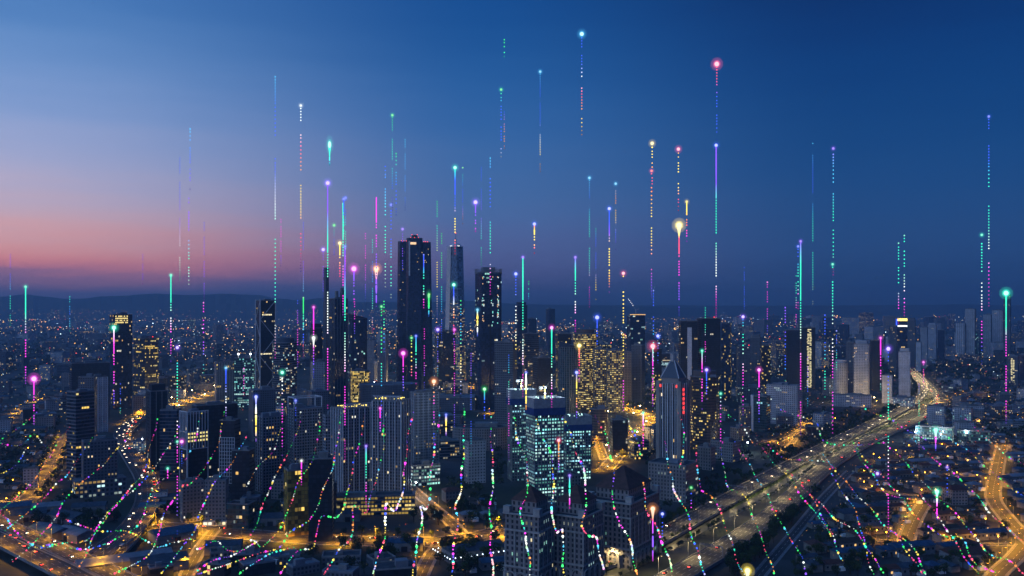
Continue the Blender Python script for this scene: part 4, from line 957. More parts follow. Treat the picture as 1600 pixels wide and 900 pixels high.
# ------------------------------------------------------------------ infill buildings
build_grid()
def inpoly(x, y, poly):
    c = False; j = len(poly) - 1
    for i in range(len(poly)):
        if (poly[i][1] > y) != (poly[j][1] > y) and x < (poly[j][0] - poly[i][0]) * (y - poly[i][1]) / (poly[j][1] - poly[i][1]) + poly[i][0]: c = not c
        j = i
    return c
ri = random.Random(77)
COLN = {'white': 'white', 'cream': 'cream', 'grey': 'grey', 'navy': 'dark blue', 'dark': 'near-black', 'whiteslab': 'plain pale', 'band': 'banded', 'stone': 'stone', 'teal': 'teal-glass'}
def infill(n, xr, yr, hr, wr, sts, pr, where, maxtop=None, power=1.0, pals=('warm', 'mix', 'yellow')):
    k = 0; tries = 0
    while k < n and tries < n * 40:
        tries += 1; px = ri.uniform(*xr); py = yr[0] + (yr[1] - yr[0]) * ri.random() ** power; p = P(px, py)
        w_ = ri.uniform(*wr); d = w_ * ri.uniform(.5, 1.0); h = ri.uniform(*hr) * (1 if ri.random() < .8 else 1.3)
        if blocked(p.x, p.y, w_ * .6): continue
        claim(p.x, p.y, w_ * .62); k += 1
        st = ri.choice(sts); wall, glass, wx, wy, bay, fh, rg = STY[st]; nf = max(2, round(h / fh)); rz = ri.choice((0.3, -.2, .1, .6)) + ri.uniform(-.08, .08)
        hn = 'high-rise' if h > 55 else ('mid-rise block' if h > 26 else 'low-rise block')
        root = empty('apartment_tower' if h > 55 else ('apartment_block' if h > 26 else 'commercial_block'), (p.x, p.y, 0), rz, '%s %s %s' % (COLN[st], hn, where), 'building', 'ordinary city buildings'); root['_dup'] = 1; root['_h'] = h
        poly = rect(w_, d) if ri.random() < .8 else chamf(w_, d, d * .2); m = MB(); info, z1 = wall_prism(m, poly, 0, nf, fh, bay); m.build('facade', facade(st), root)
        lm = MB(); lit(lm, info, 0, nf, fh, pr * ri.choice((.3, .7, 1.0, 2.0)), PAL[ri.choice(pals)], wx, wy, ri, .12, gain=.95)
        if lm.f: tag(lm.build('lit_windows', WIN, root), kind='stuff')
        roofkit(root, poly, z1, ri, w_, d, pale=ri.random() < .4, n=1 if p.y < 2600 else 1)
        if h > 70 and ri.random() < .3: beacon(root, (0, 0, z1 + 6), r=1.2)
low = ('white', 'cream', 'grey', 'dark', 'band')
infill(16, (0, 120), (600, 680), (10, 30), (16, 34), low, .06, 'in the wooded left suburb')
infill(26, (230, 420), (588, 640), (10, 32), (22, 50), low, .10, 'behind the left cluster')
infill(18, (240, 520), (655, 815), (9, 22), (16, 30), ('grey', 'cream', 'dark'), .08, 'between the left towers')
infill(20, (420, 720), (600, 690), (10, 26), (24, 50), low, .12, 'near the arena')
infill(22, (690, 1000), (590, 760), (10, 26), (18, 36), ('grey', 'dark', 'band', 'stone'), .15, 'around the teal unfinished towers')
infill(24, (1000, 1300), (610, 700), (10, 30), (18, 36), ('grey', 'white', 'dark', 'stone'), .12, 'between the pyramid tower and the hotel')
infill(30, (0, 420), (545, 600), (14, 50), (24, 60), low, .07, 'on the left middle plain')
infill(30, (420, 1000), (552, 600), (25, 70), (26, 50), ('grey', 'navy', 'dark', 'band', 'white'), .10, 'behind the central skyscrapers')
infill(30, (980, 1300), (548, 605), (25, 75), (22, 42), ('grey', 'navy', 'dark', 'white'), .10, 'behind the round brown tower')
infill(40, (1240, 1620), (530, 575), (25, 110), (30, 60), ('white', 'grey', 'whiteslab', 'navy', 'white'), .04, 'in the right skyline')
infill(22, (1430, 1620), (590, 680), (8, 24), (20, 40), ('white', 'grey', 'cream'), .07, 'in the right suburb')
infill(30, (780, 1300), (515, 545), (30, 90), (40, 70), ('navy', 'grey', 'white'), .08, 'in the far middle distance')
infill(26, (0, 500), (510, 545), (25, 70), (50, 90), ('white', 'grey', 'navy'), .06, 'on the far left plain', pals=('cool', 'warm'))
infill(30, (1150, 1620), (500, 530), (50, 130), (60, 100), ('navy', 'grey', 'white'), .05, 'on the far right horizon')
infill(20, (400, 760), (520, 550), (30, 80), (40, 70), ('white', 'grey', 'navy'), .06, 'far behind the central skyscrapers', pals=('yellow', 'cool'))
infill(14, (235, 700), (872, 905), (4, 7), (16, 30), ('dark', 'grey'), .05, 'south of the boulevard')

# masses of far roofs that no one could count
def far_blocks():
    m = MB(); r = random.Random(3)
    for _ in range(5200):
        py = 484 + (575 - 484) * r.random() ** 1.2; px = r.uniform(-20, 1620); p = P(px, py)
        if p.y < 2600 and blocked(p.x, p.y, 12): continue
        s_ = r.uniform(9, 26) * (1 + p.y / 10000); g = r.choice((.04, .07, .12, .2)); h = r.uniform(5, 16) * (1 if r.random() < .9 else 2.6)
        m.prism(rect(s_, s_ * r.uniform(.4, 1), p.x, p.y, r.uniform(0, 1.5)), 0, h, c=(g, g, g * 1.1))
    tag(m.build('distant_city_blocks', colmat('distant_walls', .9), None), kind='stuff')
far_blocks()
def far_lights():
    m = MB(); r = random.Random(9)
    pal = [(1, .45, .08)] * 6 + [(1, .6, .2)] * 4 + [(1, .85, .55)] * 2 + [(.7, .95, 1)] * 2 + [(1, .1, .05)]
    cl = [(r.uniform(0, 1600), 484 + 90 * r.random() ** 1.5) for _ in range(150)]
    street = None
    for _ in range(6500):
        if r.random() < .62:
            if not street or r.random() < .035:
                cx, cy_ = r.choice(cl); q0 = P(cx + r.gauss(0, 22), max(483, cy_ + r.gauss(0, 2))); an = r.choice((.2, 1.3, .5, 2.9)) + r.uniform(-.2, .2); street = [q0, an, r.choice(pal), 0]
            street[3] += r.uniform(28, 60); q = street[0] + Vector((math.cos(street[1]), math.sin(street[1]), 0)) * street[3]
            if q.y < 1200: street = None; continue
            px, py = PX(q)
        else: px = r.uniform(0, 1600); py = 482 + 120 * r.random() ** 1.4
        if py < 481.5 or py > 610: continue
        p = P(px, py); c = r.choice(pal); k = r.choice((.6, 1, 1.6, 3.5)) * 1.1 * (1 + p.y / 7000); rad = p.y / F * r.choice((.30, .4, .5, .7))
        m.octa((p.x, p.y, r.uniform(8, 22) * (1 + p.y / 9000)), rad, c=(c[0] * k, c[1] * k, c[2] * k))
    # strings of lights climbing the hills
    for _ in range(500):
        px = r.choice((r.gauss(560, 60), r.gauss(150, 90), r.gauss(640, 60), r.uniform(0, 780))); D = r.uniform(11500, 12800); c = r.choice(pal)
        m.octa(((px - 800) / F * D, D, 60 + r.uniform(0, 90) ** 1.0), D / F * .4, c=(c[0] * 2, c[1] * 2, c[2] * 2))
    tag(m.build('distant_city_lights', GLOW, None), kind='stuff')
far_lights()
def ground_lights():     # porch, yard and shop lamps close to the ground among the houses
    m = MB(); r = random.Random(19)
    zones = [((1180, 1600), (600, 700), 520, 'o'), ((1240, 1600), (700, 900), 420, 'o'), ((0, 240), (590, 790), 300, 'o'), ((240, 760), (640, 900), 260, 'w'), ((0, 330), (800, 900), 90, 'w'),
             ((520, 700), (596, 622), 420, 'w'), ((880, 1060), (625, 720), 420, 'y'), ((225, 420), (596, 650), 300, 'y'), ((1380, 1600), (568, 640), 360, 'y'), ((760, 1300), (590, 720), 300, 'w'), ((540, 600), (575, 600), 120, 'y'),
             ((1425, 1560), (655, 700), 220, 'w')]
    for xr, yr, n, k in zones:
        for _ in range(n):
            px, py = r.uniform(*xr), r.uniform(*yr); p = P(px, py)
            if k != 'y' and near_road_fast(p.x, p.y): continue
            c = r.choice({'o': [(1, .42, .06), (1, .5, .1), (1, .7, .4), (.7, .9, 1), (1, .4, .05)], 'w': [(.9, .95, 1), (1, .9, .7), (1, .6, .2), (.5, .9, 1), (1, .1, .05)], 'y': [(1, .6, .15), (1, .75, .3), (1, .9, .6), (1, .15, .1)]}[k])
            g_ = r.choice((.4, .7, 1.2, 2.6)); rad = p.y / F * r.uniform(.22, .5)
            m.octa((p.x, p.y, r.uniform(3, 9)), rad, c=(c[0] * g_, c[1] * g_, c[2] * g_))
    tag(m.build('neighbourhood_lights', GLOW, None), kind='stuff')
def near_road_fast(x, y): return any((a-x)**2 + (b-y)**2 < (h-2)**2 for a, b, h in _grid.get((int(x//40), int(y//40)), ()))
ground_lights()
# real lamps in yards and squares that light the surfaces round them
YL = bpy.data.lights.new('yard_lamp', 'POINT'); YL.energy = 3600; YL.color = (1, .42, .02); YL.shadow_soft_size = .4
PL = bpy.data.lights.new('plaza_lamp', 'POINT'); PL.energy = 30000; PL.color = (1, .68, .28); PL.shadow_soft_size = .8
WL = bpy.data.lights.new('court_lamp', 'POINT'); WL.energy = 24000; WL.color = (.8, .92, 1); WL.shadow_soft_size = .8
def yard(px, py, dat, h, label, kind=None):
    p = P(px, py); root = empty('yard_lamp', p, 0, label, 'lamp', 'lamps in yards and squares'); root['_dup'] = 1
    m = MB(); m.bar((0, 0, 0), (0, 0, h), .14, n=6); m.build('pole', M_STEEL, root)
    c = dat.color; k = 30 if dat is YL else 55; m = MB(); m.ball((0, 0, h + .4), .45 if dat is YL else .8, c=(c[0] * k, c[1] * k, c[2] * k)); m.build('lamp_globe', GLOW, root)
    l_ = bpy.data.objects.new('lamp_light', dat); COL.objects.link(l_); l_.parent = root; l_.location = (0, 0, h + 2.0)
ry = random.Random(4)
for px, py in [(1365, 718), (1374, 724), (1350, 763), (1362, 770), (1380, 776), (1402, 778), (1430, 746), (1440, 776), (1462, 776), (1400, 712), (1420, 704), (1472, 702), (1497, 703), (1512, 728), (1540, 757), (1527, 752), (1495, 748), (1481, 722), (1370, 842), (1385, 845), (1465, 821), (1498, 821), (1540, 823), (1560, 852), (1524, 850), (1475, 850), (1350, 745), (1445, 748), (1305, 660), (1340, 655), (1292, 659), (1225, 668), (1232, 692), (1215, 700), (1350, 640), (1370, 632), (1560, 640), (1590, 655), (1545, 625), (40, 690), (44, 708), (20, 760), (160, 672), (150, 660), (60, 630), (10, 790), (30, 782)]:
    yard(px, py, YL, 7, 'amber lamp in a yard')
for px, py in [(530, 612), (566, 626), (548, 594), (690, 618), (720, 622), (970, 668), (930, 672), (1000, 646), (280, 645), (320, 626), (555, 618), (580, 612), (610, 616), (640, 612), (675, 612), (540, 606), (565, 600), (596, 598), (950, 655), (962, 640), (990, 658), (1010, 672), (940, 690), (948, 712), (996, 690), (268, 632), (300, 620), (335, 612), (352, 618), (380, 608), (1392, 624), (1420, 628), (1366, 632), (1310, 628), (1340, 630), (812, 600), (862, 608)]:
    yard(px, py, PL, 14, 'warm white tall lamp in a city square')
for px, py in [(585, 606), (620, 604), (222, 702), (1430, 690), (1470, 694), (1510, 692), (1236, 662), (1168, 708), (650, 775), (1330, 618)]:
    yard(px, py, WL, 14, 'cool white floodlight mast')

# ------------------------------------------------------------------ houses
MR = {'rust': (.11, .045, .035), 'slate': (.05, .07, .10), 'blue': (.035, .085, .16), 'pale': (.19, .20, .23), 'brown': (.065, .045, .035)}
HN = {'rust': 'rust red', 'slate': 'slate grey', 'blue': 'blue metal', 'pale': 'pale sheet', 'brown': 'dark brown'}
HP = {}
def house_proto(rc, kind, v):
    r = random.Random(v * 17 + len(rc)); root = empty('house', (0, 0, 0), 0, 'x', 'house')
    w_, d, h = {'hip': (12, 10, 5.5), 'gable': (16, 9, 5), 'terrace': (30, 10, 6.2)}[kind]
    m = MB(); m.prism(rect(w_, d), 0, h, bottom=False, c=r.choice([(.24, .22, .2), (.3, .3, .31), (.18, .19, .22)])); m.build('wall', colmat('house_wall', .85), root)
    o = rect(w_ + 1.4, d + 1.4); A = [(p[0], p[1], h + .05) for p in o]; hh = d * .24; rl = w_/2 - d/2 if kind == 'hip' else w_/2 + .6
    m = MB(); r1, r2 = (-rl, 0, h + hh), (rl, 0, h + hh)
    m.face([A[0], A[1], r2, r1]); m.face([A[1], A[2], r2]); m.face([A[2], A[3], r1, r2]); m.face([A[3], A[0], r1]); m.face(A[::-1])
    m.build('roof', mat('roof_' + rc, MR[rc], .55 if rc in ('blue', 'pale') else .8, noise=.35, nscale=.4), root)
    if kind != 'terrace': m = MB(); m.box(w_ * .3, -d/2 - 1.6, 0, 3, 5, 3); m.build('porch', colmat('house_wall', .85), root)
    n = {'hip': 3, 'gable': 4, 'terrace': 8}[kind]
    for i in range(n):
        x = -w_/2 + w_ * (i + .5) / n; on = r.random() < .22; m = MB(); m.box(x, -d/2 - .05, h - 3.0, h - 1.5, 1.5, .12, c=(1.3, .75, .25)); m.build('window', WIN if on else mat('dark_pane', (.02, .025, .035), .15), root)
    m = MB(); m.box(-w_ * .1, -d/2 - .05, .05, 2.1, 1.0, .14); m.build('door', mat('door_brown', (.08, .04, .02), .7), root)
    return root
def house_rows(cands):
    cands.sort(key=lambda c: c[1]); n = 0; stuff = MB()
    for x, y, rz, rc, kind, v, where in cands:
        if n < 290:
            n += 1; key = (rc, kind, v)
            if key not in HP: o = HP[key] = house_proto(*key)
            else: o = copy_tree(HP[key])
            o.location = (x, y, 0); o.rotation_euler = (0, 0, rz); s_ = random.Random(int(x * 7)).uniform(.85, 1.2); o.scale = (s_, s_, s_)
            o['label'] = '%s %s-roofed %s %s' % ({0: 'small', 1: 'plain', 2: 'neat'}[v], HN[rc], {'hip': 'hipped house', 'gable': 'gabled house', 'terrace': 'terrace of row houses'}[kind], where); o['group'] = 'houses in the suburbs'; o['_dup'] = 1
        else:
            w_, d, h = {'hip': (12, 10, 5.5), 'gable': (16, 9, 5), 'terrace': (30, 10, 6.2)}[kind]
            stuff.prism(rect(w_, d, x, y, rz), 0, h, c=(.24, .23, .23)); o = rect(w_ + 1.4, d + 1.4, x, y, rz); rr = MR[rc]
            A = [(p[0], p[1], h) for p in o]; c_, s_ = math.cos(rz), math.sin(rz); rl = w_/2 - 3; r1 = (x - rl * c_, y - rl * s_, h + d * .26); r2 = (x + rl * c_, y + rl * s_, h + d * .26)
            for f in ([A[0], A[1], r2, r1], [A[1], A[2], r2], [A[2], A[3], r1, r2], [A[3], A[0], r1]): stuff.face(f, c=rr)
    tag(stuff.build('distant_houses', colmat('distant_house', .75), None), kind='stuff'); print('houses', len(cands))
cand = []; rh = random.Random(31)
def zone(poly, rz, row, gap, where, skip=.15):
    W = [P(x, y) for x, y in poly]; xs = [p.x for p in W]; ys = [p.y for p in W]; pl = [(p.x, p.y) for p in W]; cx, cy_ = sum(xs)/len(xs), sum(ys)/len(ys); c, s_ = math.cos(rz), math.sin(rz); R_ = max(max(xs)-min(xs), max(ys)-min(ys))
    j = -R_
    while j < R_:
        i = -R_; wob = rh.uniform(-3, 3)
        while i < R_:
            kind = rh.choices(('hip', 'gable', 'terrace'), (5, 4, 2))[0]; st = {'hip': 15, 'gable': 19, 'terrace': 33}[kind] * gap
            x = cx + i * c - (j + wob) * s_; y = cy_ + i * s_ + (j + wob) * c; i += st
            if y < 300 or not inpoly(x, y, pl) or rh.random() < skip: continue
            hr_ = 16 if kind == 'terrace' else 9
            if blocked(x, y, hr_ - 4): continue
            cand.append((x, y, rz + rh.choice((0, 0, 0, math.pi/2 if kind != 'terrace' else 0)) + rh.uniform(-.06, .06), rh.choices(list(MR), (3, 4, 3, 2, 4))[0], kind, rh.randrange(3), where))
        j += row * rh.uniform(.9, 1.2)
zone([(1225, 905), (1290, 800), (1345, 735), (1420, 700), (1620, 700), (1620, 905)], R(14), 21, 1.05, 'in the lower right suburb')
zone([(1430, 702), (1400, 690), (1500, 655), (1420, 640), (1620, 600), (1620, 702)], R(-8), 30, 1.2, 'in the upper right suburb')
zone([(-20, 770), (-20, 600), (100, 600), (95, 680), (50, 770)], R(10), 34, 1.3, 'in the left suburb', .35)
zone([(240, 905), (330, 868), (420, 868), (460, 905)], R(-12), 26, 1.2, 'south of the boulevard', .2)
zone([(700, 780), (790, 790), (780, 900), (520, 900), (560, 872), (740, 862)], R(20), 28, 1.2, 'by the central junction', .3)
house_rows(cand)
# warehouses and sheds, bottom left
rw = random.Random(8); kk = 0
for px, py, w_, d, rz, rc, lb in [(40, 812, 34, 22, .5, 'slate', 'long shed with grey roof beside the outer expressway'), (75, 800, 26, 18, .4, 'pale', 'pale-roofed shed near the park avenue end'), (25, 800, 26, 20, .5, 'blue', 'blue-roofed shed at the left edge'), (108, 815, 38, 20, -.5, 'slate', 'low slate-roofed workshop left of the flyover'), (140, 800, 30, 18, .3, 'slate', 'workshop with grey roof below the podium apartments'),
        (80, 838, 40, 20, -.6, 'blue', 'broad blue-roofed depot between expressway and flyover'), (118, 842, 36, 18, -.6, 'pale', 'pale-roofed depot between expressway and flyover'), (160, 812, 24, 14, -.4, 'brown', 'small brown shed close to the flyover'), (270, 842, 34, 24, .7, 'blue', 'square blue-roofed market hall south of the boulevard'),
        (195, 890, 66, 22, .55, 'pale', 'long pale-roofed warehouse at the bottom left'), (248, 888, 40, 24, .5, 'slate', 'dark warehouse right of the long pale warehouse'), (350, 862, 28, 18, .2, 'slate', 'slate shed by the market street'), (425, 818, 30, 20, .1, 'slate', 'grey hall west of the gold glass block'),
        (545, 812, 22, 16, .05, 'slate', 'small dark hall left of the white lit podium forecourt'), (632, 858, 30, 16, .1, 'blue', 'blue-roofed shop south of the boulevard junction'), (740, 872, 46, 22, .5, 'slate', 'dark covered market ringed by white string lights'), (1330, 810, 30, 18, .3, 'slate', 'large slate-roofed hall in the lower right suburb'), (1502, 876, 26, 18, .1, 'rust', 'square red-roofed community hall in the lower right suburb'), (245, 800, 30, 18, .1, 'blue', 'blue sheds between flyover and boulevard'), (268, 785, 26, 16, .1, 'slate', 'grey shed below the cream apartments')]:
    p = P(px, py)
    root = empty('warehouse', (p.x, p.y, 0), rz, lb, 'warehouse'); h = 7 + (w_ > 40) * 2; m = MB(); m.prism(rect(w_, d), 0, h); m.build('wall', M_CONC, root)
    A = [(q[0], q[1], h + .03) for q in rect(w_ + 1, d + 1)]; r1, r2 = (-w_/2 - .5, 0, h + d * .16), (w_/2 + .5, 0, h + d * .16); m = MB()
    m.face([A[0], A[1], r2, r1]); m.face([A[1], A[2], r2]); m.face([A[2], A[3], r1, r2]); m.face([A[3], A[0], r1]); m.face(A[::-1]); m.build('roof', mat('roof_' + rc, MR[rc], .55, noise=.35, nscale=.4), root)
    m = MB(); m.box(0, -d/2 - .1, 0, 4.2, 5, .2); m.build('loading_door', M_DARKM, root)
    if 'string' in lb:
        m = MB()
        for a_, b_ in zip(rect(w_ + 10, d + 10), rect(w_ + 10, d + 10)[1:] + rect(w_ + 10, d + 10)[:1]):
            n = int(math.dist(a_, b_) / 4.5)
            for q in range(n): m.ball((a_[0] + (b_[0]-a_[0]) * q / n, a_[1] + (b_[1]-a_[1]) * q / n, 7), .42, c=(4, 5, 6))
        tag(m.build('string_lights', GLOW, root), kind='stuff')

# ------------------------------------------------------------------ trees
def leafmat(name, col):
    m = mat(name, col, .85, noise=.55, nscale=.35, spec=.2); return m
def tree_proto(i, col, name):
    r = random.Random(i * 5 + 1); root = empty('tree', (0, 0, 0), 0, 'x', 'tree', 'trees across the city'); hgt = 10 + i % 3 * 2
    m = MB(); m.bar((0, 0, 0), (.2, .1, hgt * .45), .38, r2=.2, n=6)
    for a in range(5): t = a * 1.3 + r.random(); m.bar((.1, .05, hgt * .3), (math.cos(t) * 2.6, math.sin(t) * 2.6, hgt * r.uniform(.5, .75)), .16, r2=.05, n=5)
    m.build('trunk', mat('bark', (.05, .035, .025), .95), root)
    m = MB(); lobes = [(r.uniform(-2.6, 2.6), r.uniform(-2.6, 2.6), hgt * r.uniform(.45, .85), r.uniform(1.3, 2.6)) for _ in range(11)]
    for lx, ly, lz, lr in lobes:
        for _ in range(48):
            a, b_ = r.uniform(0, 6.28), math.acos(r.uniform(-1, 1)); q = lr * r.uniform(.7, 1.08); p = Vector((lx + q * math.sin(b_) * math.cos(a), ly + q * math.sin(b_) * math.sin(a), lz + q * .8 * math.cos(b_)))
            s_ = r.uniform(.3, .62); u = Vector((r.gauss(0, 1), r.gauss(0, 1), r.gauss(0, 1))).normalized(); v = u.cross(Vector((r.gauss(0, 1), r.gauss(0, 1), r.gauss(0, 1)))).normalized()
            m.face([p - u * s_, p + v * s_ * .7, p + u * s_, p - v * s_ * .7])
    m.build('crown', leafmat(name, col), root); return root
TP = [tree_proto(i, c, n) for i, (c, n) in enumerate([((.030, .050, .018), 'leaf_dark'), ((.045, .070, .02), 'leaf_mid'), ((.06, .095, .022), 'leaf_light'), ((.028, .045, .02), 'leaf_deep'), ((.05, .075, .02), 'leaf_olive')])]
for t in TP: t['_unused'] = 1
used = set(); rt = random.Random(6); TREES = []; tstuff = []
TN = ['dark round tree', 'mid green spreading tree', 'bright green young tree', 'deep green dense tree', 'olive green tree']
def along(pts, off, step, jit, where, kinds, sc_=(.8, 1.2), lim=(560, 905)):
    q = resample(pts, step); nq = normals(q)
    for p, n2 in zip(q, nq):
        if rt.random() < .2: continue
        v = p + n2 * (off + rt.uniform(-jit, jit)); TREES.append((v.x, v.y, rt.choice(kinds), rt.uniform(*sc_), where, True))
def patch(poly, n, where, kinds=(0, 1, 3, 4), sc_=(.8, 1.5)):
    W = [P(x, y) for x, y in poly]; pl = [(p.x, p.y) for p in W]; xs = [p[0] for p in pl]; ys = [p[1] for p in pl]; px_ = [q[0] for q in poly]; py_ = [q[1] for q in poly]; k = t = 0
    while k < n and t < n * 30:
        t += 1; a, b_ = rt.uniform(min(px_), max(px_)), rt.uniform(min(py_), max(py_))
        if not inpoly(a, b_, poly): continue
        p = P(a, b_)
        if blocked(p.x, p.y, 2): continue
        TREES.append((p.x, p.y, rt.choice(kinds), rt.uniform(*sc_), where, False)); k += 1
along(LANE['upper'][0], -15, 9, 3, 'lining the upper highway carriageway', (2, 1, 4))
along(CAN, 7.2, 7, .8, 'on the verge between the carriageways', (1, 0), (.35, .6)); along(CAN, -7.5, 9, .8, 'on the verge between the carriageways', (1, 0), (.3, .5))
along(LANE['boul'][0], -14, 16, 2, 'on the boulevard pavement', (1, 4, 2), (.6, .9)); along(LANE['yl'][0], 11, 12, 2, 'beside the park avenue', (1, 4, 3), (.8, 1.2)); along(LANE['yl'][0], -11, 12, 2, 'beside the park avenue', (1, 4, 3), (.8, 1.2))
patch([(1000, 715), (1030, 700), (1180, 680), (1240, 715), (1090, 800), (1010, 850)], 60, 'on the dark slope above the highway')
patch([(1240, 640), (1400, 640), (1330, 680), (1230, 740), (1180, 700)], 90, 'on the wooded slope below the hotel')
patch([(0, 690), (100, 650), (60, 780), (0, 775)], 60, 'in the left park')
patch([(110, 760), (230, 780), (190, 840), (40, 830)], 24, 'between the sheds at lower left')
patch([(640, 800), (760, 760), (780, 820), (650, 838)], 30, 'around the central junction')
patch([(560, 850), (780, 850), (780, 905), (400, 905)], 34, 'south of the boulevard')
patch([(895, 680), (925, 690), (925, 735), (890, 730)], 12, 'as a dark clump beside the unfinished tower', (0, 3), (1.3, 1.9))
patch([(975, 605), (1030, 600), (1035, 635), (985, 640)], 16, 'as a dark grove by the gold towers', (0, 3), (1.5, 2.2))
patch([(1230, 905), (1330, 740), (1600, 700), (1600, 905)], 150, 'among the right suburb houses', (0, 1, 3, 4), (.6, 1.1))
patch([(1120, 880), (1215, 800), (1290, 745), (1230, 860), (1150, 905)], 40, 'beside the service road')
patch([(690, 755), (790, 700), (790, 760), (700, 775)], 24, 'behind the white residential tower')
patch([(240, 800), (480, 780), (480, 820), (250, 815)], 24, 'along the boulevard shops')
patch([(100, 600), (250, 590), (260, 640), (190, 650)], 30, 'behind the left towers')
patch([(1340, 600), (1600, 600), (1600, 700), (1430, 640)], 120, 'in the upper right suburb')
patch([(0, 560), (1600, 552), (1600, 605), (1400, 600), (500, 590), (0, 600)], 500, 'in the middle distance', (0, 1, 3), (1.2, 2.4))
patch([(0, 500), (1600, 500), (1600, 552), (0, 560)], 900, 'far', (0, 1, 3), (1.6, 4.0))
TREES.sort(key=lambda t: t[1]); nt_ = 0; far = [MB(), MB()]
for x, y, k, s_, where, lining in TREES:
    if y < 620 : continue
    if nt_ < 290:
        nt_ += 1
        if k not in used: used.add(k); o = TP[k]
        else: o = copy_tree(TP[k])
        o.location = (x, y, 0); o.rotation_euler = (0, 0, rt.uniform(0, 6.28)); o.scale = (s_, s_, s_ * rt.uniform(.85, 1.1)); o['label'] = TN[k] + ' ' + where; o['group'] = 'trees across the city'; o['_dup'] = 1
    else:
        m = far[k % 2]; rr = 4.2 * s_
        for _ in range(26):
            a, b_ = rt.uniform(0, 6.28), math.acos(rt.uniform(-.4, 1)); q = rr * rt.uniform(.5, 1.05); p = Vector((x + q * math.sin(b_) * math.cos(a), y + q * math.sin(b_) * math.sin(a), 5 * s_ + q * .8 * math.cos(b_)))
            z_ = rt.uniform(.22, .42) * rr; u = Vector((rt.gauss(0, 1), rt.gauss(0, 1), rt.gauss(0, 1))).normalized(); v = u.cross(Vector((rt.gauss(0, 1), rt.gauss(0, 1), rt.gauss(0, 1)))).normalized()
            m.face([p - u * z_, p + v * z_ * .8, p + u * z_, p - v * z_ * .8])
tag(far[0].build('distant_woods', leafmat('leaf_far', (.03, .045, .02)), None), kind='stuff'); tag(far[1].build('distant_treeline', leafmat('leaf_far2', (.035, .055, .02)), None), kind='stuff')
for t in TP:
    if 'x' == t.get('label'):
        for c in list(t.children): bpy.data.objects.remove(c)
        bpy.data.objects.remove(t)
print('trees', len(TREES))

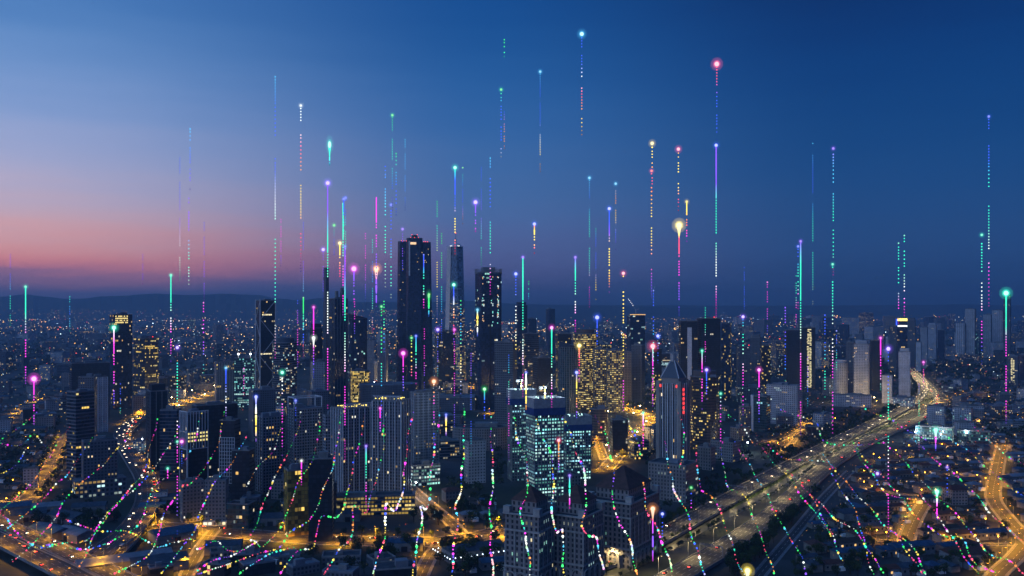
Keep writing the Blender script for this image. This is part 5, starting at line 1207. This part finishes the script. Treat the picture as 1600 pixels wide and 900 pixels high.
# ------------------------------------------------------------------ columns of light standing over the city
LCOL = {'t': (.05, .95, .60), 'c': (.10, .62, 1.0), 'b': (.05, .12, 1.0), 'v': (.26, .10, 1.0), 'm': (1.0, .06, .85), 'w': (.85, .95, .9), 'y': (1.0, .78, .12), 'o': (1.0, .35, .08), 'r': (1.0, .10, .22), 'g': (.05, .85, .18)}
CN = {'t': 'turquoise', 'c': 'sky blue', 'b': 'blue', 'v': 'violet', 'm': 'magenta', 'w': 'white', 'y': 'yellow', 'o': 'orange', 'r': 'pink red', 'g': 'green'}
ST = '''40 448 610 3 t ttmmv s|53 592 670 6 m mmmv s|109 460 520 0 - tbt f|178 512 640 5 t wmmmvb s|188 600 650 0 - bbg f|223 398 447 0 - vv f|267 430 565 3 t tttwmmv s|16 398 510 0 - vbtt f
281 247 440 0 - bbvwt f|297 197 300 0 - cbv d|295 310 455 0 - vvtw d|277 543 835 4 v bttwmmmvb d|319 348 470 0 - bvv f|318 473 585 2 m mmvt d|353 575 650 3 c bbwv s|381 576 620 2 m mmr f|400 620 690 4 b bwyyv S
430 120 560 0 - cbbbwtttwm d|441 582 715 4 t wwmmmv d|462 626 660 3 b vbb f|470 165 425 3 w wwroyyrrb d|474 348 560 0 - bvtm f|465 470 580 0 - bmv f|490 528 545 4 w wm S|505 390 470 4 v vvb f|515 226 258 4 t ttc S
512 286 640 5 v vvttwwmmm s|522 352 405 3 g gbb f|531 380 440 4 y yyrr s|539 385 720 3 b vvttwmmmm s|553 420 475 6 m vvvm s|588 420 480 6 o mvvvv S|582 375 520 0 - tbtm f|602 260 455 0 - bcttw d|613 180 330 3 g gttbv f
619 240 340 0 - gbb d|633 218 330 0 - cb f|629 358 430 3 v vvb f|630 552 615 5 m mmvb s|643 528 600 3 g gyyrb d|650 525 600 3 b bttmm s|670 462 495 3 g ggb S|683 315 500 0 - gtyyb f|684 515 590 4 v bbvt f|678 596 700 5 o wommbbv d
711 262 400 4 t tbbbyyrr s|709 445 540 4 t bbworvv s|723 262 350 2 g gbbo f|720 470 620 0 - gbtywb d|743 316 365 5 v vvm s|752 262 415 0 - bbvtt f|766 247 470 0 - cbbttmm d|746 484 525 3 c cyywb S|788 62 90 0 - ggt d|783 140 250 3 g gbbbw d
788 175 235 0 - boo f|757 608 660 4 g gbbb s|697 648 680 3 b byyv S|572 697 790 3 v vtttmmm s|471 720 758 3 w mmmm s|594 638 680 3 m mmv s|795 555 720 0 - btmmv f|806 428 570 4 b bbwwyy d|817 402 620 3 v ttttwmm s
822 582 640 3 b wwyyo S|835 350 398 4 b ryyyrr s|826 440 470 0 - gtb f|844 112 270 3 c cbbbwyo f|862 512 640 4 m tttwmm s|873 688 740 4 r ooovv s|890 743 795 3 v vttmm S|899 402 520 3 v vttwmm s|905 540 600 5 y orrv s|901 582 660 4 b byyovb s
909 53 214 5 c bbbwroyo d|921 278 480 3 c cbtttmm f|931 350 470 0 - gbbbyy f|933 496 545 5 b bbb s|952 326 460 4 b bbvyyyov s|962 287 390 3 c coybv f|974 427 660 4 r yyyyymmb d|1018 267 480 3 r royyrvb d|1019 224 300 4 y yyorr d
1020 541 640 6 r tmmmv s|1028 525 570 4 b bb f|1005 645 700 3 t wmmm s|1060 233 330 4 r oyyyrr d|1061 352 495 7 y yrrmmvvb s|1080 762 800 3 g bbbmm d|1097 548 640 3 t tmmmv s|1104 578 625 4 v bbv s|1120 100 225 6 r rrbbbb d
1119 227 495 4 b vvvtttwwmm s|1163 418 490 0 - bb f|1161 495 650 4 v bttwmmmv d|1186 578 660 4 m mmmvb s|1126 615 700 3 t tmmm d|1020 795 880 6 o omvvm S|1035 803 855 4 b bbb d|1251 377 680 3 v vtttwmmmv s|1270 224 478 0 - cbbtttw f
1289 480 625 0 - bbbttt d|1302 232 430 3 v vcctttm d|1301 413 700 3 t tttwwmmmmv d|1376 528 610 3 m mmmt s|1388 545 850 5 v bbbtttwmmmmb d|1404 380 510 2 t tttmm d|1413 368 500 2 t tttwmm d|1443 566 610 3 m mmv f|1462 672 705 5 t wmmvb S
1464 768 812 5 t twmmb S|1480 730 775 3 v bbb d|1371 740 762 4 v bb d|1534 367 570 3 t tttwwmmbb d|1545 182 490 3 b bbbtttwmmm d|1572 458 665 6 t tttmmmmmb s|1436 600 705 0 - vttm f|1168 892 905 7 y yy S|277 690 720 3 t tmm f|262 732 750 3 t mm s|284 690 730 4 m bb f'''
EM_S = emat('light_bead', 1.0)
rs = random.Random(21)
rx = random.Random(44)
for _ in range(26):
    x_ = rx.choice((rx.uniform(430, 1000), rx.uniform(440, 760), rx.uniform(1000, 1330))); y_ = rx.uniform(300, 560); hh = rx.choice((0, 0, 2, 3))
    seq_ = rx.choice(('bbttmm', 'tttmmv', 'vvbbt', 'ggtbb', 'mmmvb', 'bbbttw', 'yyormv')); ST += '|%d %d %d %d %s %s %s' % (x_, y_, y_ + rx.uniform(60, 190), hh, seq_[0] if hh else '-', seq_, rx.choice('fds'))
def mixc(a, b, t): return tuple(a[i] * (1 - t) + b[i] * t for i in range(3))
for ln in ST.replace('\n', '|').split('|'):
    x, yt, yb, hr, hc, seq, kd = ln.split(); x, yt, yb, hr = float(x), float(yt), float(yb), float(hr)
    D = rs.uniform(430, 640)
    if yb > 820: D = min(D, (H - 6) * F / (yb - YH))
    k = D / F; X = (x - 800) * k; Z = lambda y: H - (y - YH) * k
    zt, zb = Z(yt), Z(yb)
    name_c = CN[hc if hc != '-' else seq[0]]
    root = empty('light_stream', (X, D, zb), 0, '', 'light stream', 'vertical streams of light over the city')
    root['label'] = ('vertical stream of light with %s glowing head and %s tail' % (name_c, CN[seq[-1]])) if hr else ('headless dotted stream of light fading from %s to %s' % (CN[seq[0]], CN[seq[-1]])); root['_dup'] = 1
    m = MB(); L_ = yb - yt; pos = 0.0; g0 = {'f': 1.0, 'd': 1.35, 's': 1.25, 'S': 1.5}[kd]; w0 = {'f': .9, 'd': 1.45, 's': 1.45, 'S': 2.0}[kd]; gap = 0
    while pos < L_:
        t = pos / L_; q = t * (len(seq) - 1); i = min(len(seq) - 2, int(q)); c = mixc(LCOL[seq[i]], LCOL[seq[i+1]], q - i)
        fade = (1 if t < .8 else max(.25, (1 - t) / .2)); wv = w0 * (.75 + .35 * math.sin(t * 9 + x)) * (1 - .35 * t)
        g_ = g0 * fade * 1.15; g_ *= 1.25 if seq[i] in 'wy' else 1
        seg = math.sin(t * 13 + x * 1.7) > -.2
        step = {'f': 3.8, 'd': 4.6 if seg else 6.2, 's': 2.0 if t < .3 else 4.2, 'S': 1.5}[kd]
        if kd in 'df' and math.sin(t * 21 + x) > .75: pos += step; continue
        if kd in 'sS' and t > .35 and math.sin(t * 25 + x) > .75: pos += step; continue
        rad = max(.95, wv * .75) * k
        m.octa((0, 0, Z(yt + pos) - zb), rad, c=tuple(v * g_ for v in c), sz=1.25 if kd in 'sS' else 1.0) if kd == 'f' else m.ball((0, 0, Z(yt + pos) - zb), rad, c=tuple(v * g_ for v in c), sz=1.3 if kd in 'sS' else 1)
        pos += step
    m.build('light_trail', EM_S, root)
    if hr:
        c = LCOL[hc]; h = MB(); core = mixc(c, (1, 1, 1), .45 if hr >= 4 else .25); el = 2.2 if (kd == 'S' and hr <= 4 and L_ < 45 and hc in 'tg') else 1.0
        h.ball((0, 0, zt - zb), hr * .60 * k, c=tuple(v * (1.5 if hr >= 4 else 1.1) for v in core), sz=el); hd = h.build('stream_head', EM_S, root, smooth=True)
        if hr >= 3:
            q1 = MB(); q1.ball((0, 0, zt - zb), hr * 1.05 * k, sz=el); q1.build('inner_glare_shell', vmat('glow_in_' + hc, c, .16), root, smooth=True)  # nested emissive shells stand in for glare round the head
            q2 = MB(); q2.ball((0, 0, zt - zb), hr * 1.8 * k, sz=el); q2.build('outer_glare_shell', vmat('glow_out_' + hc, c, .03), root, smooth=True)
        if (kd == 'S' and hr >= 4) or hr >= 7:
            q3 = MB()   # comet-like taper under the head
            n = 10
            for i in range(n): q3.ball((0, 0, zt - zb - (hr * .6 + i * 2.0) * k), hr * .42 * (1 - i / n) * k, c=tuple(v * 1.4 for v in mixc(core, LCOL[seq[0]], i / n)), sz=1.6)
            q3.build('comet_tail', EM_S, root)

# ------------------------------------------------------------------ strings of coloured beads floating in one level sheet above the roofs
SB = '''686 645,678 702,673 764,666 795,656 789,658 820,652 855,645 900;643 645,636 710,631 741,627 770,618 798,604 787,604 820,595 855,581 898;604 645,595 716,585 758,573 801,553 790,550 815,547 843,533 857,506 898;570 645,553 730,539 781,525 808,505 806,496 829,491 855,462 862,437 898
534 645,525 707,505 764,488 809,454 830,437 855,400 866,355 882,306 898;502 645,491 707,468 753,445 809,414 852,400 846,380 842;468 645,461 685,437 733,418 767,401 820,392 838;442 645,440 672,428 702,400 732,385 760;385 682,360 724,334 758,312 804,300 832,283 857,255 895;348 645,340 699,300 753,286 758,261 798,246 838,229 869,176 898
317 645,300 699,272 736,241 761,226 800,204 829,150 855,100 857;283 660,255 710,227 750,184 784,159 812,139 843,96 849,57 855;246 655,227 730,201 764,170 806,150 832,122 888;204 680,159 727,127 755,105 778,88 806,57 843,20 880;142 685,108 738,93 753,57 789,28 812,6 832;108 668,71 724,37 767,0 798
76 699,51 679,31 696,0 693;57 645,37 662,0 690;42 702,25 727,0 741;0 800,28 835,57 855,94 850;400 846,368 866,331 877,300 898;460 855,420 866,371 898;246 856,272 848,300 843,312 857,337 845,365 862,400 847;104 812,150 828,200 832,246 856
727 630,723 700,722 760,712 790,714 808,710 840,708 900;763 640,768 690,772 740,766 775,764 795,768 840,770 900;803 650,812 690,822 722,822 770,815 800,822 840,827 900;838 655,846 680,862 720,866 760,862 810,868 832,878 828,880 860,884 900;877 665,880 652,900 700,912 740,914 790,912 820,922 838,932 840,940 890
932 650,946 676,955 720,958 760,960 792,972 820,982 845,995 898;985 665,1000 710;1004 755,1010 790,1025 820,1035 850,1042 870,1050 898;1040 690,1048 745,1050 765,1065 785,1077 808,1085 850,1100 898;1085 700,1092 755,1100 768,1115 775,1125 798,1135 830,1150 870,1165 898
1128 690,1133 740,1140 762,1160 775,1175 805,1195 850,1208 898;1150 690,1166 720,1180 745,1200 775,1222 820,1245 860,1262 898;1180 685,1200 715,1230 740,1262 790,1290 820,1300 840;1232 735,1270 775,1300 808,1341 832,1362 868,1382 898;1268 775,1282 805,1300 838,1320 880;1282 710,1330 760,1375 815,1400 835,1425 870,1440 898
1340 700,1400 770,1460 830,1500 842,1525 880,1560 894;1380 690,1450 760,1500 812,1545 862,1575 876,1602 900;1420 680,1500 750,1560 812,1602 850;1450 660,1530 720,1602 780;1500 650,1560 700,1602 728;1330 690,1360 735,1385 772,1425 780;1220 640,1270 660,1290 690,1340 695,1400 690;1350 640,1400 660,1450 690
1130 640,1160 665,1180 700;1060 640,1068 690,1062 730;975 640,985 668,1000 672;1300 740,1330 790,1352 850,1365 898;1390 830,1420 850,1450 898;1195 690,1225 715,1255 718,1285 722,1310 735;1440 770,1480 830,1530 898'''
PALB = [LCOL[q] for q in 'rrgggmmvcyytwwob']
ZS = 138.0; rb = random.Random(5)
for li, ln in enumerate(SB.replace('\n', ';').split(';')):
    pts = [tuple(map(float, q.split())) for q in ln.split(',')]
    sm = smooth([P(x, y, ZS) for x, y in pts], 10); c0 = sum((p for p in sm), Vector()) / len(sm)
    strong = all(520 < a[0] < 1120 for a in pts)
    root = empty('bead_string', c0, 0, 'x', 'bead string', 'strings of coloured light beads'); 
    ex_ = pts[-1]; root['label'] = 'winding string of multicoloured light beads'; root['_dup'] = 1
    m = MB(); acc = 0; nxt = 0; run = 0; lead = None
    P2 = [Vector((*PX(p), 0)) for p in sm]
    # bends of the strand shine white
    for i in range(len(sm) - 1):
        a, b_ = P2[i], P2[i+1]; l_ = (b_ - a).length
        turn = 0
        if 2 < i < len(sm) - 4: d1 = (P2[i] - P2[i-3]).normalized(); d2 = (P2[i+3] - P2[i]).normalized(); turn = 1 - d1.dot(d2)
        while nxt <= acc + l_:
            t = (nxt - acc) / max(l_, 1e-6); p = sm[i].lerp(sm[i+1], min(1, max(0, t))); kk = p.y / F; py = PX(p)[1]
            dn = min(1, max(0, (py - 640) / 200))
            if run <= 0: lead = rb.choice(PALB); run = rb.randrange(1, 4)
            run -= 1; big = rb.random() ** 3; sz = (.46 + dn * .42 + big * 1.3) * (1 if strong else .85); g_ = (.5 + .7 * dn + 1.1 * big) * (1.15 if strong else .75)
            c = lead; hot = strong and py > 730 and math.sin(nxt * .043 + li * 1.9) > .84
            if hot: c = mixc(lead, (1, .92, .9), .45); g_ = 1.6; sz = .85 + rb.random() * .9
            if strong and turn > .12 and dn > .2: c = mixc(lead, (1, .95, .95), .8); sz = 1.35 + rb.random() * .6; g_ = 1.5
            wv = math.sin(nxt * .11 + li) * 1.6 + math.sin(nxt * .047 + li * 2.3) * 2.2
            p = p + Vector((wv * kk * .8, 0, wv * kk * .25)); j = Vector((rb.uniform(-.5, .5), rb.uniform(-.3, .3), rb.uniform(-.5, .5))) * kk
            m.ball(p - c0 + j, sz * kk, c=tuple(v * g_ for v in c))
            nxt += (2.1 + rb.random() ** 2 * 5.5) * (.5 if hot else 1) if not (strong and turn > .12 and dn > .2) else 1.4
        acc += l_
    m.build('beads', EM_S, root)

# ------------------------------------------------------------------ labels: tell look-alikes apart
def relabel():
    LM = [('the triple-crowned skyscraper', 644, 618), ('the tapering mast tower', 711, 600), ('the screened skyscraper', 762, 640), ('the braced tower', 415, 645), ('the pyramid-roofed tower', 1052, 762), ('the cream hotel', 1225, 662), ('the gridded condominium pair', 580, 790), ('the tallest unfinished tower', 850, 788), ('the gold glass block', 465, 838),
          ('the flyover bend', 225, 770), ('the grey-flanked left tower', 189, 640), ('the capped white slab tower', 1413, 630), ('the blue shopping hall', 1460, 690), ('the red-roofed school', 1492, 790), ('the central junction', 700, 846), ('the bottom civic blocks', 900, 890), ('the twin-crowned tower', 1346, 625), ('the white slab cluster', 1520, 562), ('the long suburb street', 1556, 760), ('the short suburb street', 1425, 830),
          ('the red community hall', 1502, 876), ('the park avenue', 80, 720), ('the podium apartments', 155, 776), ('the left expressway', 40, 850), ('the long pale warehouse', 200, 890), ('the highway bend', 1440, 620), ('the white framed tower', 300, 790), ('the round gold tower', 914, 640), ('the market hall', 270, 842), ('the courthouse', 1134, 722), ('the arena', 607, 640), ('the gantry by the bottom edge', 1112, 872), ('the round brown tower', 1100, 704)]
    obs = [o for o in bpy.data.objects if o.parent is None and o.get('_dup')]
    def loc(o): x, y = PX(o.location) if o.location.y > 20 else (0, 900); return x, y
    def drop(o, extra):
        return (o['label'] + extra)
    byn = {}
    for o in obs: byn.setdefault(o['label'], []).append(o)
    for lb, os_ in byn.items():
        if len(os_) == 1: continue
        sub = {}
        for o in os_:
            x, y = loc(o); y2 = y
            n, ax, ay = min(LM, key=lambda q: (q[1] - x)**2 + ((q[2] - y) * 1.6)**2)
            dx, dy = x - ax, (y - ay) * 1.6
            dr = 'left of' if dx < -abs(dy) else 'right of' if dx > abs(dy) else ('in front of' if dy > 0 else 'beyond')
            if o['category'] in ('light stream', 'bead string'): dr = 'over'; n = min(LM, key=lambda q: abs(q[1] - x))[0]
            sub.setdefault(' %s %s' % (dr, n), []).append(o)
        for ex, ol in sub.items():
            base = lb
            for cut in (' in the lower right suburb', ' in the upper right suburb', ' in the left suburb', ' south of the boulevard', ' by the central junction', ' among the right suburb houses', ' in the middle distance', ' on the wooded slope below the hotel', ' in the right skyline', ' in the far middle distance', ' on the far right horizon', ' on the far left plain', ' on the left middle plain', ' behind the central skyscrapers', ' far behind the central skyscrapers', ' around the central junction'):
                base = base.replace(cut, '')
            if len(ol) == 1: ol[0]['label'] = base + ex
            else:
                ol.sort(key=lambda o: loc(o)[0]); OR = ['leftmost', 'second from left', 'third from left', 'fourth from left', 'fifth from left', 'sixth from left', 'seventh from left', 'eighth from left', 'ninth from left', 'tenth from left', 'eleventh from left', 'twelfth from left']
                for i, o in enumerate(ol):
                    o['label'] = '%s%s, %s' % (base, ex, 'rightmost' if i == len(ol) - 1 else OR[min(i, 11)] if i < len(OR) else '%dth from left' % (i + 1) if (i + 1) % 10 not in (1, 2, 3) or i < 20 else 'number %d from left' % (i + 1))
    ORD = ['leftmost', 'second from left', 'third from left', 'fourth from left', 'fifth from left', 'sixth from left', 'seventh from left']
    again = {}
    for o in obs: again.setdefault(o['label'], []).append(o)
    for lb, ol in again.items():
        if len(ol) < 2: continue
        ol.sort(key=lambda o: o.location.y)
        for i, o in enumerate(ol):
            o['label'] = lb + (', nearest' if i == 0 else ', farthest' if i == len(ol) - 1 else ', %s nearest' % ['second', 'third', 'fourth', 'fifth', 'sixth'][min(i - 1, 4)])
            if 'group' not in o: o['group'] = 'plain city blocks of the middle distance'
    for o in obs:
        w_ = o['label'].split()
        if len(w_) > 16: o['label'] = ' '.join(q for q in w_ if q not in ('the', 'a', 'with', 'glowing'))
        w_ = o['label'].split()
        if len(w_) > 16: o['label'] = ' '.join(w_[:16])
for o in bpy.data.objects:
    if o.name.split('.')[0] == 'street_lamp' and o.parent is None: o['label'] = 'tall street lamp at the roadside'; o['_dup'] = 1
relabel()
for o in bpy.data.objects:
    for k in ('_dup', '_h', '_unused'):
        if k in o: del o[k]
